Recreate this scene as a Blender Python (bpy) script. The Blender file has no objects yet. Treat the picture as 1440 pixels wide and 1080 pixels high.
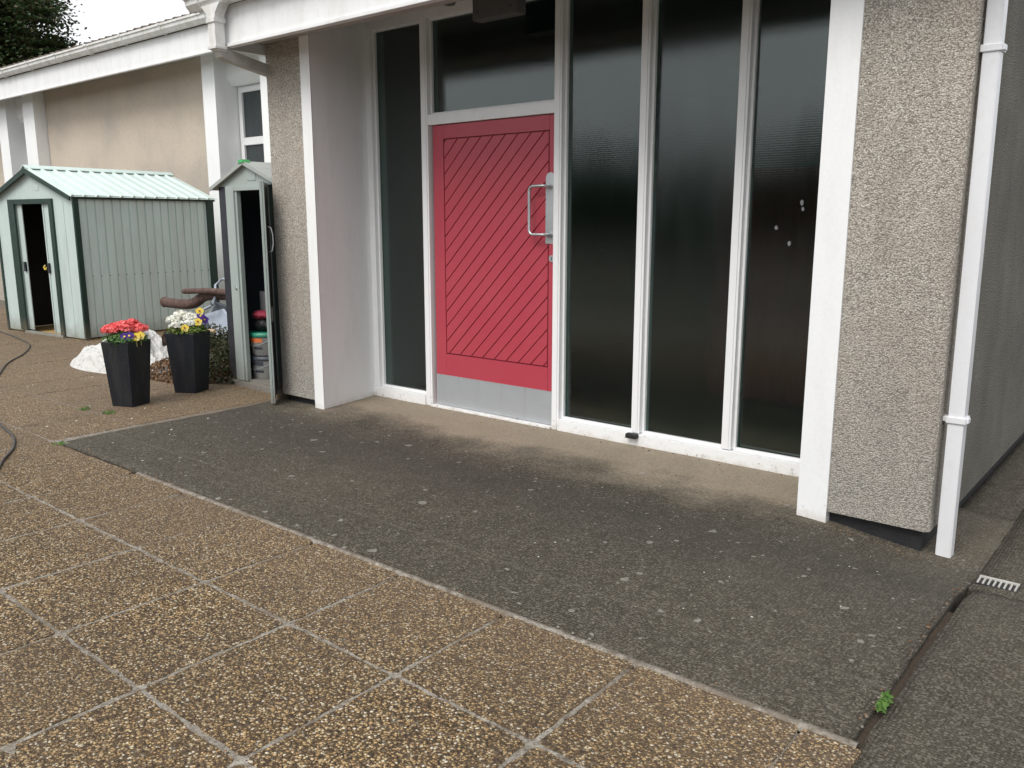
import bpy, bmesh, math, random
from mathutils import Vector, Matrix, noise as mnoise
random.seed(7)
S = bpy.context.scene
C = S.collection
R = math.radians
# ------------------------------------------------------------------ camera, sky, sun, exposure
cam = bpy.data.cameras.new('camera'); co = bpy.data.objects.new('camera', cam); C.objects.link(co)
co.location = (0, 0, 1.3)
co.rotation_euler = (R(90 - 11.0), R(0.0), R(39.485))
cam.lens = 1183.4 / 1440 * 36; cam.sensor_width = 36; cam.clip_start = .05; cam.clip_end = 600
S.camera = co
W = bpy.data.worlds.new('World'); S.world = W; W.use_nodes = True
wt = W.node_tree; wt.nodes.clear()
wo = wt.nodes.new('ShaderNodeOutputWorld'); bg = wt.nodes.new('ShaderNodeBackground')
sky = wt.nodes.new('ShaderNodeTexSky'); sky.sky_type = 'NISHITA'; sky.sun_disc = False
SUN_EL, SUN_AZ = 50.0, 176.0          # azimuth clockwise from +Y, the light comes from the front
sky.sun_elevation = R(SUN_EL); sky.sun_rotation = R(SUN_AZ); sky.air_density = 1.0; sky.dust_density = 4.0; sky.ozone_density = .6
hs = wt.nodes.new('ShaderNodeHueSaturation'); hs.inputs['Saturation'].default_value = .18
mx = wt.nodes.new('ShaderNodeMix'); mx.data_type = 'RGBA'; mx.inputs[0].default_value = .72
mx.inputs[7].default_value = (9.4, 9.6, 9.9, 1)     # the flat cloud layer in front of the clear sky
wt.links.new(sky.outputs[0], hs.inputs['Color']); wt.links.new(hs.outputs[0], mx.inputs[6])
wt.links.new(mx.outputs[2], bg.inputs[0]); bg.inputs[1].default_value = .10
wt.links.new(bg.outputs[0], wo.inputs[0])
sl = bpy.data.lights.new('sun', 'SUN'); sl.energy = 1.5; sl.angle = R(28); sl.color = (1, .96, .9)
so = bpy.data.objects.new('sun', sl); C.objects.link(so)
az, el = R(SUN_AZ), R(SUN_EL)
sd = Vector((math.sin(az) * math.cos(el), math.cos(az) * math.cos(el), math.sin(el)))
so.rotation_euler = sd.to_track_quat('Z', 'Y').to_euler(); so.location = (-6, -6, 12)
S.view_settings.view_transform = 'Standard'; S.view_settings.look = 'None'
S.view_settings.gamma = 1; S.view_settings.use_curve_mapping = False; S.view_settings.exposure = .5

# ------------------------------------------------------------------ material helpers
class N:
    def __init__(s, name):
        s.m = bpy.data.materials.new(name); s.m.use_nodes = True; s.t = s.m.node_tree
        s.b = s.t.nodes['Principled BSDF']; s.out = s.t.nodes['Material Output']
    def n(s, k, **kw):
        x = s.t.nodes.new(k)
        for a, v in kw.items(): setattr(x, a, v)
        return x
    def l(s, a, b): s.t.links.new(a, b)
    def pos(s, scale=(1, 1, 1), obj=False):
        if obj: src = s.n('ShaderNodeTexCoord').outputs['Object']
        else: src = s.n('ShaderNodeNewGeometry').outputs['Position']
        if tuple(scale) == (1, 1, 1): return src
        m = s.n('ShaderNodeVectorMath', operation='MULTIPLY'); m.inputs[1].default_value = scale; s.l(src, m.inputs[0]); return m.outputs[0]
    def noise(s, v, sc, det=4, rough=.55, dist=0):
        x = s.n('ShaderNodeTexNoise'); s.l(v, x.inputs['Vector']); x.inputs['Scale'].default_value = sc
        x.inputs['Detail'].default_value = det; x.inputs['Roughness'].default_value = rough; x.inputs['Distortion'].default_value = dist
        return x.outputs[0]
    def vor(s, v, sc, feat='F1', rnd=1):
        x = s.n('ShaderNodeTexVoronoi'); x.feature = feat; s.l(v, x.inputs['Vector']); x.inputs['Scale'].default_value = sc
        x.inputs['Randomness'].default_value = rnd; return x
    def ramp(s, f, stops, interp='LINEAR'):
        x = s.n('ShaderNodeValToRGB'); x.color_ramp.interpolation = interp; e = x.color_ramp.elements
        while len(e) < len(stops): e.new(.5)
        for i, (p, c) in enumerate(stops):
            e[i].position = p
            if not hasattr(c, '__len__'): c = (c, c, c)
            e[i].color = (*c[:3], 1)
        s.l(f, x.inputs[0]); return x.outputs[0]
    def mix(s, f, a, b, mode='MIX'):
        x = s.n('ShaderNodeMix'); x.data_type = 'RGBA'; x.blend_type = mode
        for i, v in ((0, f), (6, a), (7, b)):
            if hasattr(v, 'is_output'): s.l(v, x.inputs[i])
            elif i == 0: x.inputs[0].default_value = v
            else: x.inputs[i].default_value = (*v[:3], 1)
        return x.outputs[2]
    def math(s, op, a, b=0, clamp=False):
        x = s.n('ShaderNodeMath', operation=op); x.use_clamp = clamp
        for i, v in ((0, a), (1, b)):
            if hasattr(v, 'is_output'): s.l(v, x.inputs[i])
            else: x.inputs[i].default_value = v
        return x.outputs[0]
    def bump(s, h, dist, strength=1, prev=None):
        x = s.n('ShaderNodeBump'); s.l(h, x.inputs['Height']); x.inputs['Distance'].default_value = dist; x.inputs['Strength'].default_value = strength
        if prev: s.l(prev, x.inputs['Normal'])
        return x.outputs[0]
    def fin(s, col, rough=.6, nrm=None, metal=0, spec=None):
        for v, k in ((col, 'Base Color'), (rough, 'Roughness'), (metal, 'Metallic')):
            if hasattr(v, 'is_output'): s.l(v, s.b.inputs[k])
            elif k == 'Base Color': s.b.inputs[k].default_value = (*v[:3], 1)
            else: s.b.inputs[k].default_value = v
        if nrm: s.l(nrm, s.b.inputs['Normal'])
        if spec is not None: s.b.inputs['Specular IOR Level'].default_value = spec
        return s.m
    def sep(s, v):
        x = s.n('ShaderNodeSeparateXYZ'); s.l(v, x.inputs[0]); return x.outputs
    def rnd(s): return s.n('ShaderNodeObjectInfo').outputs['Random']

def weathered(name, col, dirt=(.25, .22, .18), amt=.35, rough=.45, sc=3.0, bump=.0015, metal=0, spec=None, streak=True, rrange=.15):
    m = N(name); p = m.pos()
    st = m.pos((1, 1, .18)) if streak else p
    a = m.noise(st, sc * 2.2, 6, .65); b = m.noise(p, sc * 9, 5, .6)
    f = m.math('MULTIPLY', m.ramp(a, [(.45, 0), (.8, 1)]), amt)
    c = m.mix(f, col, dirt)
    c = m.mix(m.math('MULTIPLY', m.ramp(b, [(.5, 0), (.78, 1)]), amt * .5), c, dirt)
    r = m.math('ADD', m.math('MULTIPLY', b, rrange), rough - rrange / 2)
    return m.fin(c, r, m.bump(m.noise(p, 60, 3), bump), metal, spec)

M = {}
def mk_pebble(name, base, light, dark, sc, warm):
    m = N(name); p = m.pos()
    w = m.noise(p, 40, 2)
    wp = m.n('ShaderNodeVectorMath', operation='MULTIPLY_ADD'); m.l(p, wp.inputs[0]); wp.inputs[1].default_value = (1, 1, 1)
    off = m.n('ShaderNodeVectorMath', operation='SCALE'); nt = m.n('ShaderNodeTexNoise'); nt.inputs['Scale'].default_value = 60; m.l(p, nt.inputs['Vector'])
    m.l(nt.outputs['Color'], off.inputs[0]); off.inputs['Scale'].default_value = .004; m.l(off.outputs[0], wp.inputs[2])
    v = m.vor(wp.outputs[0], sc); v2 = m.vor(wp.outputs[0], sc * 2.1)
    h = m.math('SUBTRACT', 1, m.math('MULTIPLY', v.outputs['Distance'], 1.25))
    h2 = m.math('SUBTRACT', 1, v2.outputs['Distance'])
    hh = m.math('ADD', m.math('MULTIPLY', h, .7), m.math('MULTIPLY', h2, .3))
    big = m.noise(p, 2.2, 4)
    rv = m.sep(v.outputs['Color'])[0]
    c = m.ramp(rv, [(0, dark), (.09, dark), (.25, base), (.78, base), (.93, light), (1, light)])
    c = m.mix(m.math('MULTIPLY', m.ramp(big, [(.35, 0), (.7, 1)]), .45), c, warm)
    c = m.mix(m.ramp(h, [(.1, .6), (.42, 0)]), c, tuple(x * .5 for x in dark))
    # grey damp zone near the foot of the wall
    z = m.sep(p)[2]; zz = m.math('ADD', z, m.math('MULTIPLY', m.noise(p, 3, 4), .9))
    c = m.mix(m.ramp(m.math('MULTIPLY', zz, .4), [(.2, .38), (.75, 0)]), c, (.20, .20, .19))
    c = m.mix(m.math('MULTIPLY', m.ramp(m.noise(m.pos((1, 1, .25)), 6, 6, .7), [(.5, 0), (.75, 1)]), .30), c, (.17, .155, .13))
    return m.fin(c, .9, m.bump(hh, .005, 1), spec=.2)
M['pebble'] = mk_pebble('pebbledash', (.49, .45, .395), (.69, .66, .60), (.27, .25, .22), 155, (.54, .46, .38))
M['pebble_dark'] = mk_pebble('grey_pebbledash', (.17, .16, .14), (.26, .25, .225), (.09, .085, .075), 118, (.14, .13, .11))

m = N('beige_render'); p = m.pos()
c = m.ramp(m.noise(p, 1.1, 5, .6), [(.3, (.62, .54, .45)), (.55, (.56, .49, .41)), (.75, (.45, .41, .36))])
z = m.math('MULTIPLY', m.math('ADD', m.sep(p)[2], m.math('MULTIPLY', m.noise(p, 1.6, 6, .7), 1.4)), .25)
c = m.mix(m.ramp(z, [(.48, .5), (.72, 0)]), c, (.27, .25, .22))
c = m.mix(m.ramp(z, [(1.0, 0), (1.12, .55)]), c, (.2, .17, .14))  # wall top painted darker, the fascia's soft shadow put into the colour
c = m.mix(m.math('MULTIPLY', m.ramp(m.noise(p, 45, 4, .7), [(.5, 0), (.7, 1)]), .28), c, (.22, .19, .16))
M['render'] = m.fin(c, .92, m.bump(m.noise(p, 130, 3, .7), .006), spec=.2)

m = N('side_wall_render'); p = m.pos()
c = m.ramp(m.noise(p, 2.5, 6, .65), [(.3, (.135, .13, .112)), (.6, (.18, .172, .15)), (.8, (.235, .222, .19))])
c = m.mix(m.math('MULTIPLY', m.ramp(m.noise(m.pos((1, 1, .2)), 5, 5, .7), [(.5, 0), (.8, 1)]), .45), c, (.09, .088, .075))
v = m.vor(p, 130)
M['side'] = m.fin(c, .92, m.bump(v.outputs['Distance'], .006, 1), spec=.2)

def white_paint(name, col, grime, amt, chips=True):
    m = N(name); p = m.pos()
    c = m.mix(m.math('MULTIPLY', m.ramp(m.noise(m.pos((1, 1, .25)), 7, 6, .7), [(.5, 0), (.85, 1)]), amt), col, grime)
    z = m.math('ADD', m.sep(p)[2], m.math('MULTIPLY', m.noise(p, 14, 5, .7), .16))
    c = m.mix(m.ramp(z, [(.06, .55), (.115, 0)]), c, (.50, .45, .37))
    nr = m.bump(m.noise(m.pos((1, 1, .3)), 90, 4, .6), .0018)
    if chips:
        ch = m.noise(p, 34, 6, .75)
        z2 = m.math('SUBTRACT', 1.05, m.math('MULTIPLY', m.sep(p)[2], 1.6))
        f = m.math('MULTIPLY', m.ramp(ch, [(.60, 0), (.625, 1)]), m.ramp(z2, [(.91, .03), (1.0, 1)]))
        c = m.mix(f, c, (.36, .33, .29)); nr = m.bump(m.math('SUBTRACT', 1, f), .002, .8, nr)
    return m.fin(c, .42, nr)
M['white'] = white_paint('white_painted_timber', (.82, .83, .84), (.62, .60, .55), .35)
M['white_smooth'] = white_paint('white_painted_render', (.84, .85, .85), (.60, .59, .57), .4, False)
M['upvc'] = weathered('white_plastic_cladding', (.80, .81, .82), (.46, .44, .38), .42, .36, 2.2, .0006)
M['gutter'] = weathered('aged_white_plastic', (.72, .725, .715), (.36, .32, .25), .7, .42, 4, .0008)
M['gutter_dirty'] = weathered('stained_plastic', (.46, .44, .42), (.23, .20, .17), .6, .5, 5, .001)
M['downpipe'] = weathered('white_plastic_pipe', (.74, .75, .78), (.5, .48, .43), .3, .35, 3, .0005)
M['plinth'] = weathered('black_bitumen_paint', (.014, .015, .018), (.045, .043, .04), .4, .55, 6, .002)
M['soffit'] = weathered('soffit_board', (.42, .41, .39), (.25, .23, .2), .4, .7, 4, .001)

m = N('red_door_paint'); p = m.pos()
c = m.mix(m.ramp(m.noise(p, 3.5, 5), [(.3, 0), (.8, .6)]), (.46, .052, .082), (.50, .075, .10))
c = m.mix(m.math('MULTIPLY', m.ramp(m.noise(p, 26, 6, .7), [(.6, 0), (.8, 1)]), .25), c, (.30, .05, .06))
c = m.mix(.16, c, (.2, .02, .03))
M['red'] = m.fin(c, .36, m.bump(m.noise(m.pos((30, 30, 4)), 3, 3), .0008))
M['red_groove'] = weathered('red_door_groove', (.15, .012, .02), (.07, .01, .015), .4, .6, 5, .001)

m = N('brushed_steel'); p = m.pos((1, 1, 1))
c = m.mix(m.ramp(m.noise(p, 7, 5), [(.4, 0), (.8, .6)]), (.60, .62, .64), (.40, .41, .42))
M['steel'] = m.fin(c, m.math('ADD', m.math('MULTIPLY', m.noise(p, 20, 4), .25), .27), m.bump(m.noise(m.pos((4, 4, 300)), 2, 2), .0004), 1)
m = N('kick_plate_aluminium'); p = m.pos()
c = m.mix(m.ramp(m.noise(p, 5, 5), [(.35, 0), (.8, .35)]), (.50, .53, .56), (.38, .40, .41))
sc = m.ramp(m.noise(m.pos((2, 2, 90)), 4, 4), [(.55, 0), (.75, .25)])
M['alu'] = m.fin(m.mix(sc, c, (.6, .62, .64)), .48, m.bump(m.noise(p, 14, 3), .003), .55)

def mk_glass(name, rough, ridge):
    m = N(name); p = m.pos()
    w = m.n('ShaderNodeTexWave'); w.wave_type = 'BANDS'; w.bands_direction = 'Z'; w.inputs['Scale'].default_value = 27
    w.inputs['Distortion'].default_value = 2.2; w.inputs['Detail'].default_value = 2; w.inputs['Detail Scale'].default_value = 3; m.l(p, w.inputs['Vector'])
    w2 = m.n('ShaderNodeTexWave'); w2.wave_type = 'BANDS'; w2.bands_direction = 'X'; w2.inputs['Scale'].default_value = 42; m.l(p, w2.inputs['Vector'])
    h = m.math('ADD', m.math('MULTIPLY', w.outputs[0], ridge), m.math('MULTIPLY', w2.outputs[0], ridge * .25))
    h = m.math('ADD', h, m.math('MULTIPLY', m.noise(p, 120, 2), .25))
    nr = m.bump(h, .00006)
    nr = m.bump(m.noise(m.pos((3, 1, .7)), 2.2, 2), .0025, .5, nr)
    b = m.b; b.inputs['Transmission Weight'].default_value = 1.0; b.inputs['IOR'].default_value = 1.62
    c = m.mix(m.ramp(m.noise(m.pos((1, 1, .2)), 6, 6, .7), [(.45, 0), (.85, .25)]), (.45, .62, .58), (.55, .58, .55))
    sm = m.ramp(m.noise(m.pos((1, 1, .15)), 9, 5, .65), [(.4, 0), (.8, .06)])
    r = m.math('ADD', sm, rough)
    return m.fin(c, r, nr)
M['glass'] = mk_glass('obscured_glass', .035, 1.0)
M['glass_soft'] = mk_glass('obscured_glass_dusty', .12, .9)
M['glass_flat'] = mk_glass('obscured_glass_still', .12, .35)
m = N('window_glass_dark'); m.b.inputs['Transmission Weight'].default_value = .6
M['glass_far'] = m.fin((.10, .12, .13), .12, m.bump(m.noise(m.pos(), 3, 2), .01))
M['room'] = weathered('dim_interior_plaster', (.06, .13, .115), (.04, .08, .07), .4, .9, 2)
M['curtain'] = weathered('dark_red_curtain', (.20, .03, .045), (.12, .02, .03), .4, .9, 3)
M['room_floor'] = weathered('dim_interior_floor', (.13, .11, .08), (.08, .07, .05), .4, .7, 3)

def metal_sheet(name, col, dirt):
    m = N(name); p = m.pos()
    c = m.mix(m.math('MULTIPLY', m.ramp(m.noise(m.pos((1, 1, .2)), 8, 6, .7), [(.45, 0), (.85, 1)]), .45), col, dirt)
    c = m.mix(m.math('MULTIPLY', m.rnd(), .14), c, dirt)
    zz = m.math('ADD', m.sep(p)[2], m.math('MULTIPLY', m.noise(p, 8, 5, .7), .35))
    c = m.mix(m.ramp(zz, [(.15, .65), (.38, 0)]), c, (.16, .125, .09))
    return m.fin(c, m.math('ADD', m.math('MULTIPLY', m.noise(p, 12, 4), .2), .33), m.bump(m.noise(p, 9, 2), .003))
M['shed'] = metal_sheet('pale_green_steel', (.51, .61, .59), (.29, .31, .28))
M['shed_roof'] = metal_sheet('pale_mint_steel', (.57, .68, .645), (.42, .49, .45))
M['shed_green'] = metal_sheet('dark_green_steel', (.003, .026, .018), (.02, .035, .028))
M['cab'] = metal_sheet('grey_green_steel', (.34, .395, .375), (.27, .28, .25))
M['cab_roof'] = metal_sheet('grey_steel_roof', (.36, .385, .36), (.24, .24, .22))
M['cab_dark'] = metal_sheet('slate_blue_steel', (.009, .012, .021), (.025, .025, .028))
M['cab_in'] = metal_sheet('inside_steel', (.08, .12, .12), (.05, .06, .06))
M['moss'] = weathered('green_cap', (.06, .42, .14), (.2, .35, .1), .5, .5)
M['white_pl'] = weathered('white_tub_plastic', (.75, .76, .76), (.4, .36, .3), .35, .35)
M['tub_green'] = weathered('green_tub_lid', (.02, .25, .16), (.1, .15, .1), .3, .4)
M['orange'] = weathered('orange_label', (.72, .19, .06), (.3, .15, .08), .3, .5)
M['ink'] = weathered('label_ink', (.05, .06, .08), (.1, .1, .1), .3, .5)
M['redcloth'] = weathered('red_cloth', (.30, .03, .06), (.1, .02, .03), .4, .85)
M['greypl'] = weathered('grey_card', (.22, .22, .23), (.12, .12, .12), .4, .7)
M['black'] = weathered('black_rubber', (.012, .012, .013), (.04, .04, .038), .4, .6)
M['cable'] = weathered('dark_cable', (.03, .027, .025), (.08, .07, .06), .4, .55)
M['pot'] = weathered('charcoal_planter', (.009, .011, .016), (.045, .043, .038), .65, .55, 5, .0015, 0, .35)
M['soil'] = weathered('potting_soil', (.05, .035, .022), (.02, .015, .01), .5, .95, 20, .01)
m = N('woven_sack'); p = m.pos()
c = m.mix(m.math('MULTIPLY', m.ramp(m.noise(p, 7, 6, .7), [(.45, 0), (.8, 1)]), .4), (.58, .575, .56), (.33, .30, .25))
rdg = m.math('ABSOLUTE', m.math('SUBTRACT', m.noise(m.pos((1, 1.6, 1)), 6.5, 3, .5, .8), .5))
M['sack'] = m.fin(c, .6, m.bump(rdg, .07, 1, m.bump(m.noise(p, 25, 4), .01)))
M['grate'] = weathered('drain_plastic', (.42, .41, .38), (.2, .19, .17), .5, .6, 9)
M['galv_light'] = weathered('pale_galvanised_steel', (.33, .375, .44), (.2, .22, .24), .4, .5, 6, .001, .2)
M['galv'] = weathered('galvanised_steel', (.28, .315, .36), (.17, .165, .16), .5, .5, 6, .001, .3)
m = N('tree_bark'); p = m.pos()
c = m.ramp(m.noise(m.pos((1, 1, 1)), 22, 5, .65), [(.3, (.05, .028, .024)), (.6, (.115, .066, .054)), (.8, (.19, .12, .10))])
M['bark'] = m.fin(c, .85, m.bump(m.noise(p, 45, 4), .008))
M['cutwood'] = weathered('cut_wood', (.45, .30, .2), (.25, .17, .12), .4, .8)
M['tanwood'] = weathered('pale_wood', (.60, .46, .27), (.35, .26, .16), .4, .6, 8)
M['plywood'] = weathered('ply_floor', (.50, .33, .13), (.3, .2, .1), .4, .7, 8)
M['greywood'] = weathered('grey_boards', (.20, .185, .16), (.10, .09, .08), .5, .85, 12, .004)
M['stone'] = weathered('dark_stone', (.10, .098, .09), (.06, .058, .05), .5, .9, 10, .01)
M['rooftile'] = weathered('brown_roof_tile', (.12, .085, .065), (.06, .06, .045), .5, .85, 6, .004)
M['fitting'] = weathered('grey_fitting', (.11, .115, .11), (.07, .07, .065), .3, .5)

def leafmat(name, a, b, c3, rough=.55, trans=.25):
    m = N(name); g = m.n('ShaderNodeTexCoord'); 
    v = m.vor(m.pos(), 14 if trans < .3 else 5)
    w = m.n('ShaderNodeNewGeometry').outputs['Random Per Island']
    c = m.ramp(w, [(0, a), (.5, b), (1, c3)])
    mm = m.fin(c, rough, spec=.35)
    tr = m.n('ShaderNodeBsdfTranslucent'); m.l(c, tr.inputs[0]); mxs = m.n('ShaderNodeMixShader'); mxs.inputs[0].default_value = trans
    m.l(m.b.outputs[0], mxs.inputs[1]); m.l(tr.outputs[0], mxs.inputs[2]); m.l(mxs.outputs[0], m.out.inputs[0])
    return mm
M['leaf_tree'] = leafmat('maple_leaf', (.022, .045, .016), (.04, .075, .022), (.06, .045, .022), .5, .2)
M['leaf_treeline'] = leafmat('treeline_leaf', (.03, .05, .02), (.045, .07, .025), (.035, .045, .02), .7, .1)
M['leaf_bed'] = leafmat('bedding_leaf', (.07, .13, .03), (.14, .20, .04), (.22, .26, .06))
M['leaf_ger'] = leafmat('geranium_leaf', (.05, .11, .03), (.08, .17, .05), (.11, .20, .06))
M['leaf_weed'] = leafmat('weed_leaf', (.07, .15, .025), (.10, .21, .04), (.14, .25, .06))
M['leaf_ivy'] = leafmat('ivy_leaf', (.035, .045, .018), (.055, .070, .028), (.12, .09, .05))
M['leaf_dead'] = leafmat('dead_leaf', (.09, .05, .026), (.16, .095, .05), (.30, .17, .09), .7, .1)
M['coral'] = leafmat('coral_petal', (.84, .12, .13), (.90, .17, .17), (.95, .26, .25), .5, .3)
M['whitep'] = leafmat('white_petal', (.80, .80, .74), (.86, .86, .82), (.78, .79, .62), .5, .2)
M['purple'] = leafmat('purple_petal', (.05, .02, .20), (.09, .03, .30), (.04, .015, .13), .5, .15)
M['yellow'] = leafmat('yellow_petal', (.80, .58, .05), (.86, .66, .10), (.82, .74, .38), .5, .2)
M['eye'] = leafmat('pansy_eye', (.10, .02, .03), (.16, .04, .02), (.06, .01, .06))

# --- exposed aggregate paving
m = N('exposed_aggregate'); p = m.pos()
nt = m.n('ShaderNodeTexNoise'); nt.inputs['Scale'].default_value = 55; m.l(p, nt.inputs['Vector'])
off = m.n('ShaderNodeVectorMath', operation='SCALE'); m.l(nt.outputs['Color'], off.inputs[0]); off.inputs['Scale'].default_value = .010
wp = m.n('ShaderNodeVectorMath', operation='ADD'); m.l(p, wp.inputs[0]); m.l(off.outputs[0], wp.inputs[1])
v = m.vor(wp.outputs[0], 122); vb = m.vor(wp.outputs[0], 235)
s3 = m.sep(v.outputs['Color'])
peb = m.ramp(s3[0], [(0, (.085, .055, .03)), (.14, (.26, .165, .08)), (.30, (.47, .30, .135)), (.46, (.62, .42, .20)), (.64, (.34, .235, .13)), (.76, (.68, .53, .31)), (.90, (.84, .74, .56))], 'CONSTANT')
peb2 = m.ramp(m.sep(vb.outputs['Color'])[0], [(0, (.09, .055, .03)), (.5, (.34, .22, .11)), (1, (.62, .47, .27))])
h = m.math('SUBTRACT', 1, m.math('MULTIPLY', v.outputs['Distance'], 1.35), True)
h2 = m.math('MULTIPLY', m.math('SUBTRACT', 1, vb.outputs['Distance'], True), .55)
bigp = m.math('GREATER_THAN', s3[1], .15)
c = m.mix(bigp, peb2, peb)
c = m.mix(m.ramp(h, [(.22, .85), (.48, 0)]), c, (.042, .028, .017))
blot = m.noise(p, 1.6, 5, .6)
c = m.mix(m.ramp(blot, [(.42, .5), (.60, 0)]), c, m.mix(.5, c, (.085, .065, .048)))
c = m.mix(m.math('MULTIPLY', m.rnd(), .26), c, (.15, .105, .062))
# darker towards the right; a dirty, worn area up by the sheds
xyz = m.sep(p)
dm = m.ramp(m.math('ADD', m.math('MULTIPLY', xyz[0], .25), m.math('MULTIPLY', m.noise(p, .8, 4), .7)), [(-.0, 0), (.45, .30)])
c = m.mix(dm, c, m.mix(.55, c, (.05, .038, .028)))
far = m.ramp(m.math('ADD', m.math('MULTIPLY', xyz[1], .22), m.math('MULTIPLY', m.noise(p, .9, 4), .25)), [(.42, 0), (.66, .4)])
c = m.mix(far, c, (.27, .20, .14))
M['agg'] = m.fin(c, m.ramp(h, [(.3, .9), (.8, .5)]), m.bump(m.math('ADD', h, h2), .009, 1), spec=.3)

m = N('mortar'); p = m.pos()
c = m.ramp(m.noise(p, 30, 6, .75), [(.34, (.10, .088, .07)), (.46, (.25, .225, .19)), (.56, (.33, .305, .265)), (.68, (.46, .43, .38))])
c = m.mix(m.math('MULTIPLY', m.math('GREATER_THAN', m.sep(m.vor(p, 170).outputs['Color'])[0], .72), .5), c, (.10, .08, .06))
xyz = m.sep(p)
c = m.mix(m.ramp(m.math('ADD', m.math('MULTIPLY', xyz[1], .18), m.math('MULTIPLY', m.noise(p, 1.4, 5), .3)), [(.46, 0), (.72, .9)]), c, (.15, .115, .085))
c = m.mix(m.math('MULTIPLY', m.ramp(m.noise(p, 3.6, 5, .7), [(.45, 0), (.6, 1)]), .7), c, (.15, .12, .09))
M['mortar'] = m.fin(c, .95, m.bump(m.noise(p, 90, 5, .7), .006), spec=.2)

def mk_concrete(name, apron):
    m = N(name); p = m.pos(); xyz = m.sep(p)
    big = m.noise(p, 1.3, 6, .62); med = m.noise(p, 9, 6, .68); fine = m.noise(p, 160, 3, .7)
    c = m.ramp(big, [(.3, (.033, .028, .020)), (.55, (.053, .045, .032)), (.75, (.080, .069, .050))])
    c = m.mix(m.math('MULTIPLY', m.ramp(med, [(.4, 0), (.75, 1)]), .42), c, (.12, .107, .084))
    vv = m.vor(p, 150); vr = m.sep(vv.outputs['Color'])[0]
    c = m.mix(m.math('MULTIPLY', m.math('GREATER_THAN', vr, .80), .5), c, (.22, .20, .165))
    c = m.mix(m.math('MULTIPLY', m.math('LESS_THAN', vr, .22), .55), c, (.022, .020, .016))
    ln = m.math('ABSOLUTE', m.math('SUBTRACT', m.math('ADD', xyz[1], m.math('MULTIPLY', m.noise(p, 3, 3), .03)), 2.36))
    c = m.mix(m.math('MULTIPLY', m.ramp(m.math('MULTIPLY', ln, 60), [(.2, .5), (.7, 0)]), m.noise(p, 6, 3)), c, (.17, .155, .13))
    c = m.mix(m.ramp(fine, [(.47, 0), (.64, .45)]), c, (.20, .175, .135))
    c = m.mix(m.ramp(m.noise(p, 210, 2, .6), [(.3, .6), (.45, 0)]), c, (.03, .028, .024))
    if apron:
        # rain-washed dark surface, the strip kept dry by the eaves stays sandy
        edge = m.math('ADD', m.math('MULTIPLY', m.math('SUBTRACT', m.noise(p, 1.5, 6, .62), .5), 1.0), xyz[1])
        edge = m.math('ADD', edge, m.math('MULTIPLY', m.math('SUBTRACT', m.noise(p, 60, 4, .75), .5), .45))
        f = m.ramp(m.math('MULTIPLY', m.math('SUBTRACT', edge, 3.0), 1.0), [(.40, 0), (.56, .3), (.76, .95)])
        xm = m.ramp(m.math('MULTIPLY', m.math('ADD', xyz[0], 6.0), .2), [(.16, 0), (.27, 1), (.93, 1), (1.0, .12)])
        dk = m.ramp(m.noise(p, 5, 5, .7), [(.35, 0), (.75, .35)])
        tan = m.mix(dk, (.36, .30, .225), (.22, .19, .15))
        tan = m.mix(m.math('MULTIPLY', m.math('LESS_THAN', vr, .25), .3), tan, (.12, .10, .08))
        c = m.mix(m.math('MULTIPLY', f, xm), c, tan)
        # darkest band right in front of the washed line
        f2 = m.ramp(m.math('SUBTRACT', edge, 2.4), [(.2, 0), (.75, .5), (.98, 0)])
        c = m.mix(f2, c, (.045, .042, .037))
        # lichen and gum spots
        wpos = m.n('ShaderNodeVectorMath', operation='ADD'); nn = m.n('ShaderNodeTexNoise'); nn.inputs['Scale'].default_value = 18; m.l(p, nn.inputs['Vector'])
        sc_ = m.n('ShaderNodeVectorMath', operation='SCALE'); m.l(nn.outputs['Color'], sc_.inputs[0]); sc_.inputs['Scale'].default_value = .05
        m.l(p, wpos.inputs[0]); m.l(sc_.outputs[0], wpos.inputs[1])
        for s_, th, keep, a_ in ((7.5, .17, .66, .5), (15, .2, .6, .55), (30, .22, .66, .5)):
            v = m.vor(wpos.outputs[0], s_); r = m.sep(v.outputs['Color'])
            rad = m.math('MULTIPLY', r[1], th)
            on = m.math('MULTIPLY', m.math('LESS_THAN', v.outputs['Distance'], rad), m.math('GREATER_THAN', r[0], keep))
            c = m.mix(m.math('MULTIPLY', on, a_), c, (.36, .35, .31))
    # tamped cross lines
    w = m.n('ShaderNodeTexWave'); w.bands_direction = 'X'; w.inputs['Scale'].default_value = 26; w.inputs['Distortion'].default_value = 1.5; w.inputs['Detail'].default_value = 3; m.l(p, w.inputs['Vector'])
    w2 = m.n('ShaderNodeTexWave'); w2.bands_direction = 'Y'; w2.inputs['Scale'].default_value = 26; w2.inputs['Distortion'].default_value = 1.5; w2.inputs['Detail'].default_value = 3; m.l(p, w2.inputs['Vector'])
    ww = m.math('MULTIPLY', m.math('ADD', w.outputs[0], w2.outputs[0]), .3)
    c = m.mix(m.ramp(ww, [(.38, 0), (.6, .20)]), c, (.20, .185, .155))
    nr = m.bump(m.math('ADD', m.math('ADD', fine, m.math('MULTIPLY', med, .6)), ww), .006, 1)
    return m.fin(c, .9, nr, spec=.25)
M['apron'] = mk_concrete('weathered_concrete', True)
M['concrete'] = mk_concrete('dark_concrete', False)
m = N('rough_ground'); p = m.pos()
M['ground'] = m.fin(m.ramp(m.noise(p, 1.5, 6), [(.3, (.09, .08, .06)), (.7, (.15, .14, .11))]), .95, m.bump(m.noise(p, 30, 4), .02))

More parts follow.
